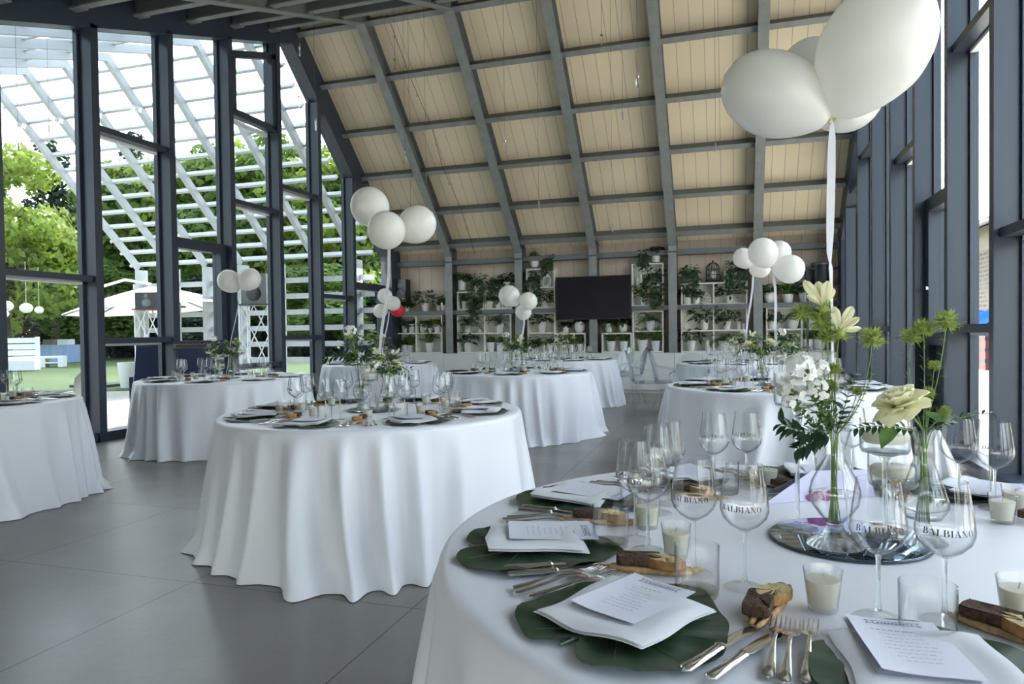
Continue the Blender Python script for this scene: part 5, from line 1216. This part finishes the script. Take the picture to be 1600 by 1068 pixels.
# ------------------------------------------------------------------ hanging wires
WI=[(29,235,6.2,0),(77,207,7.2,0),(152,152,6.6,1),(241,188,8.,0),(440,120,9.0,1),(468,88,8.6,1),(467,168,9.2,1),(493,204,7.4,1),(617,110,9.2,1),(666,285,9.6,0),(633,255,9.9,1),(789,238,7.8,1),(940,72,7.6,1),(996,137,6.2,1),(973,187,8.6,0),(1118,236,9.,0),(1381,166,5.,1),(842,326,9.,0),(957,362,9.4,0),(642,333,9.5,0)]
WL=['far left','second from the left','with a glass tube before the first left column','before the second left column','before the window ajar','above the window ajar','lower one before the window ajar','with a big glass tube at the roof corner','with a glass tube on the first roof bay','low on the first roof bay','on the second rafter','in the middle of the beige roof','high beside the third rafter','with the brightest glass tube beside the fourth rafter','right of the third rafter','above the small balloons at the right','beside the biggest balloon','low beside the second rafter','low beside the third rafter','lowest in the first roof bay']
for (px,py,Y,tb),lb in zip(WI,WL):
    P=at(px,py,Y); top=zr(Y)+.04; s=pxm(P)
    t=thing('hanging_wire',f'thin wire hanging from the roof, {lb}','wire',(P.x,P.y,P.z),group='hanging wires')
    l=(20 if tb else 12)/s
    MB().tube([(0,0,l),(0,0,(top-P.z)*.5),(0,0,top-P.z)],.0022,5).build('wire',M['wire'],t)
    if tb: MB().lathe([(.010,0),(.013,.006),(.013,l*.92),(.006,l)],12).build('glass_tube',M['gsolid'],t); MB().lathe([(.0134,l*.78),(.0134,l*.9),(.012,l*.9),(.012,l*.78)],12,closed=True).build('clip',M['chrome'],t)
    else: MB().tube([(0,0,0),(0,0,l)],.008,8).build('clip',M['steel_light'],t)
for (p,lb) in ((((605,22,0),(640,118,.25),(676,203,.43),(692,262,.58),(722,330,.76),(742,396,.97)),'string of small bulbs running down the second beige roof bay'),):
    pts=[]
    for x,y,t_ in p:
        yy,zz=slope(t_,.06); pts.append(at(x,y,yy))
    t=thing('string_light',lb,'lights',pts[0]); L=[q-pts[0] for q in pts]
    MB().tube(L,.005,5).build('cable',M['black'],t)
    for i in range(len(L)-1):
        for f in (.3,.8): q=L[i].lerp(L[i+1],f); mb=MB().lathe([(.006,-.01),(.007,-.03),(.014,-.05),(.012,-.068),(.0005,-.074)],10); mb.build('bulb',M['gsolid'],t,q)
# remove the prototypes themselves
def kill(o):
    for k in KIDS.get(o.name,[]): kill(k)
    bpy.data.objects.remove(o)
for o in PROTO: kill(o)
# ------------------------------------------------------------------ light
w=bpy.data.worlds.new('world'); sc.world=w; w.use_nodes=True; n=w.node_tree; n.nodes.clear()
ow=n.nodes.new('ShaderNodeOutputWorld'); bg=n.nodes.new('ShaderNodeBackground'); sky=n.nodes.new('ShaderNodeTexSky')
sky.sky_type='NISHITA'; sky.sun_disc=False; sky.sun_elevation=rad(45); sky.sun_rotation=rad(-15); sky.air_density=1.3; sky.dust_density=3.0; sky.ozone_density=1.5
bg.inputs['Strength'].default_value=SKYS; hs=n.nodes.new('ShaderNodeHueSaturation'); hs.inputs['Saturation'].default_value=.5; n.links.new(sky.outputs[0],hs.inputs['Color']); n.links.new(hs.outputs[0],bg.inputs[0]); n.links.new(bg.outputs[0],ow.inputs[0])
sl=bpy.data.lights.new('sun','SUN'); so=bpy.data.objects.new('sun',sl); COL.objects.link(so); sl.energy=SUNE; sl.angle=rad(.6); sl.color=(1,.93,.82)
sd=V((-.25,.95,0)).normalized()*cos(rad(45))+V((0,0,sin(rad(45)))); so.rotation_euler=sd.to_track_quat('Z','Y').to_euler(); so.location=(0,30,30)
vs_=sc.view_settings; vs_.view_transform='Standard'; vs_.look='None'; vs_.exposure=EXPO; vs_.gamma=1; vs_.use_curve_mapping=False
cy=sc.cycles; cy.max_bounces=10; cy.diffuse_bounces=5; cy.glossy_bounces=4; cy.transmission_bounces=8; cy.transparent_max_bounces=48; cy.sample_clamp_indirect=6; cy.caustics_refractive=False; cy.caustics_reflective=False
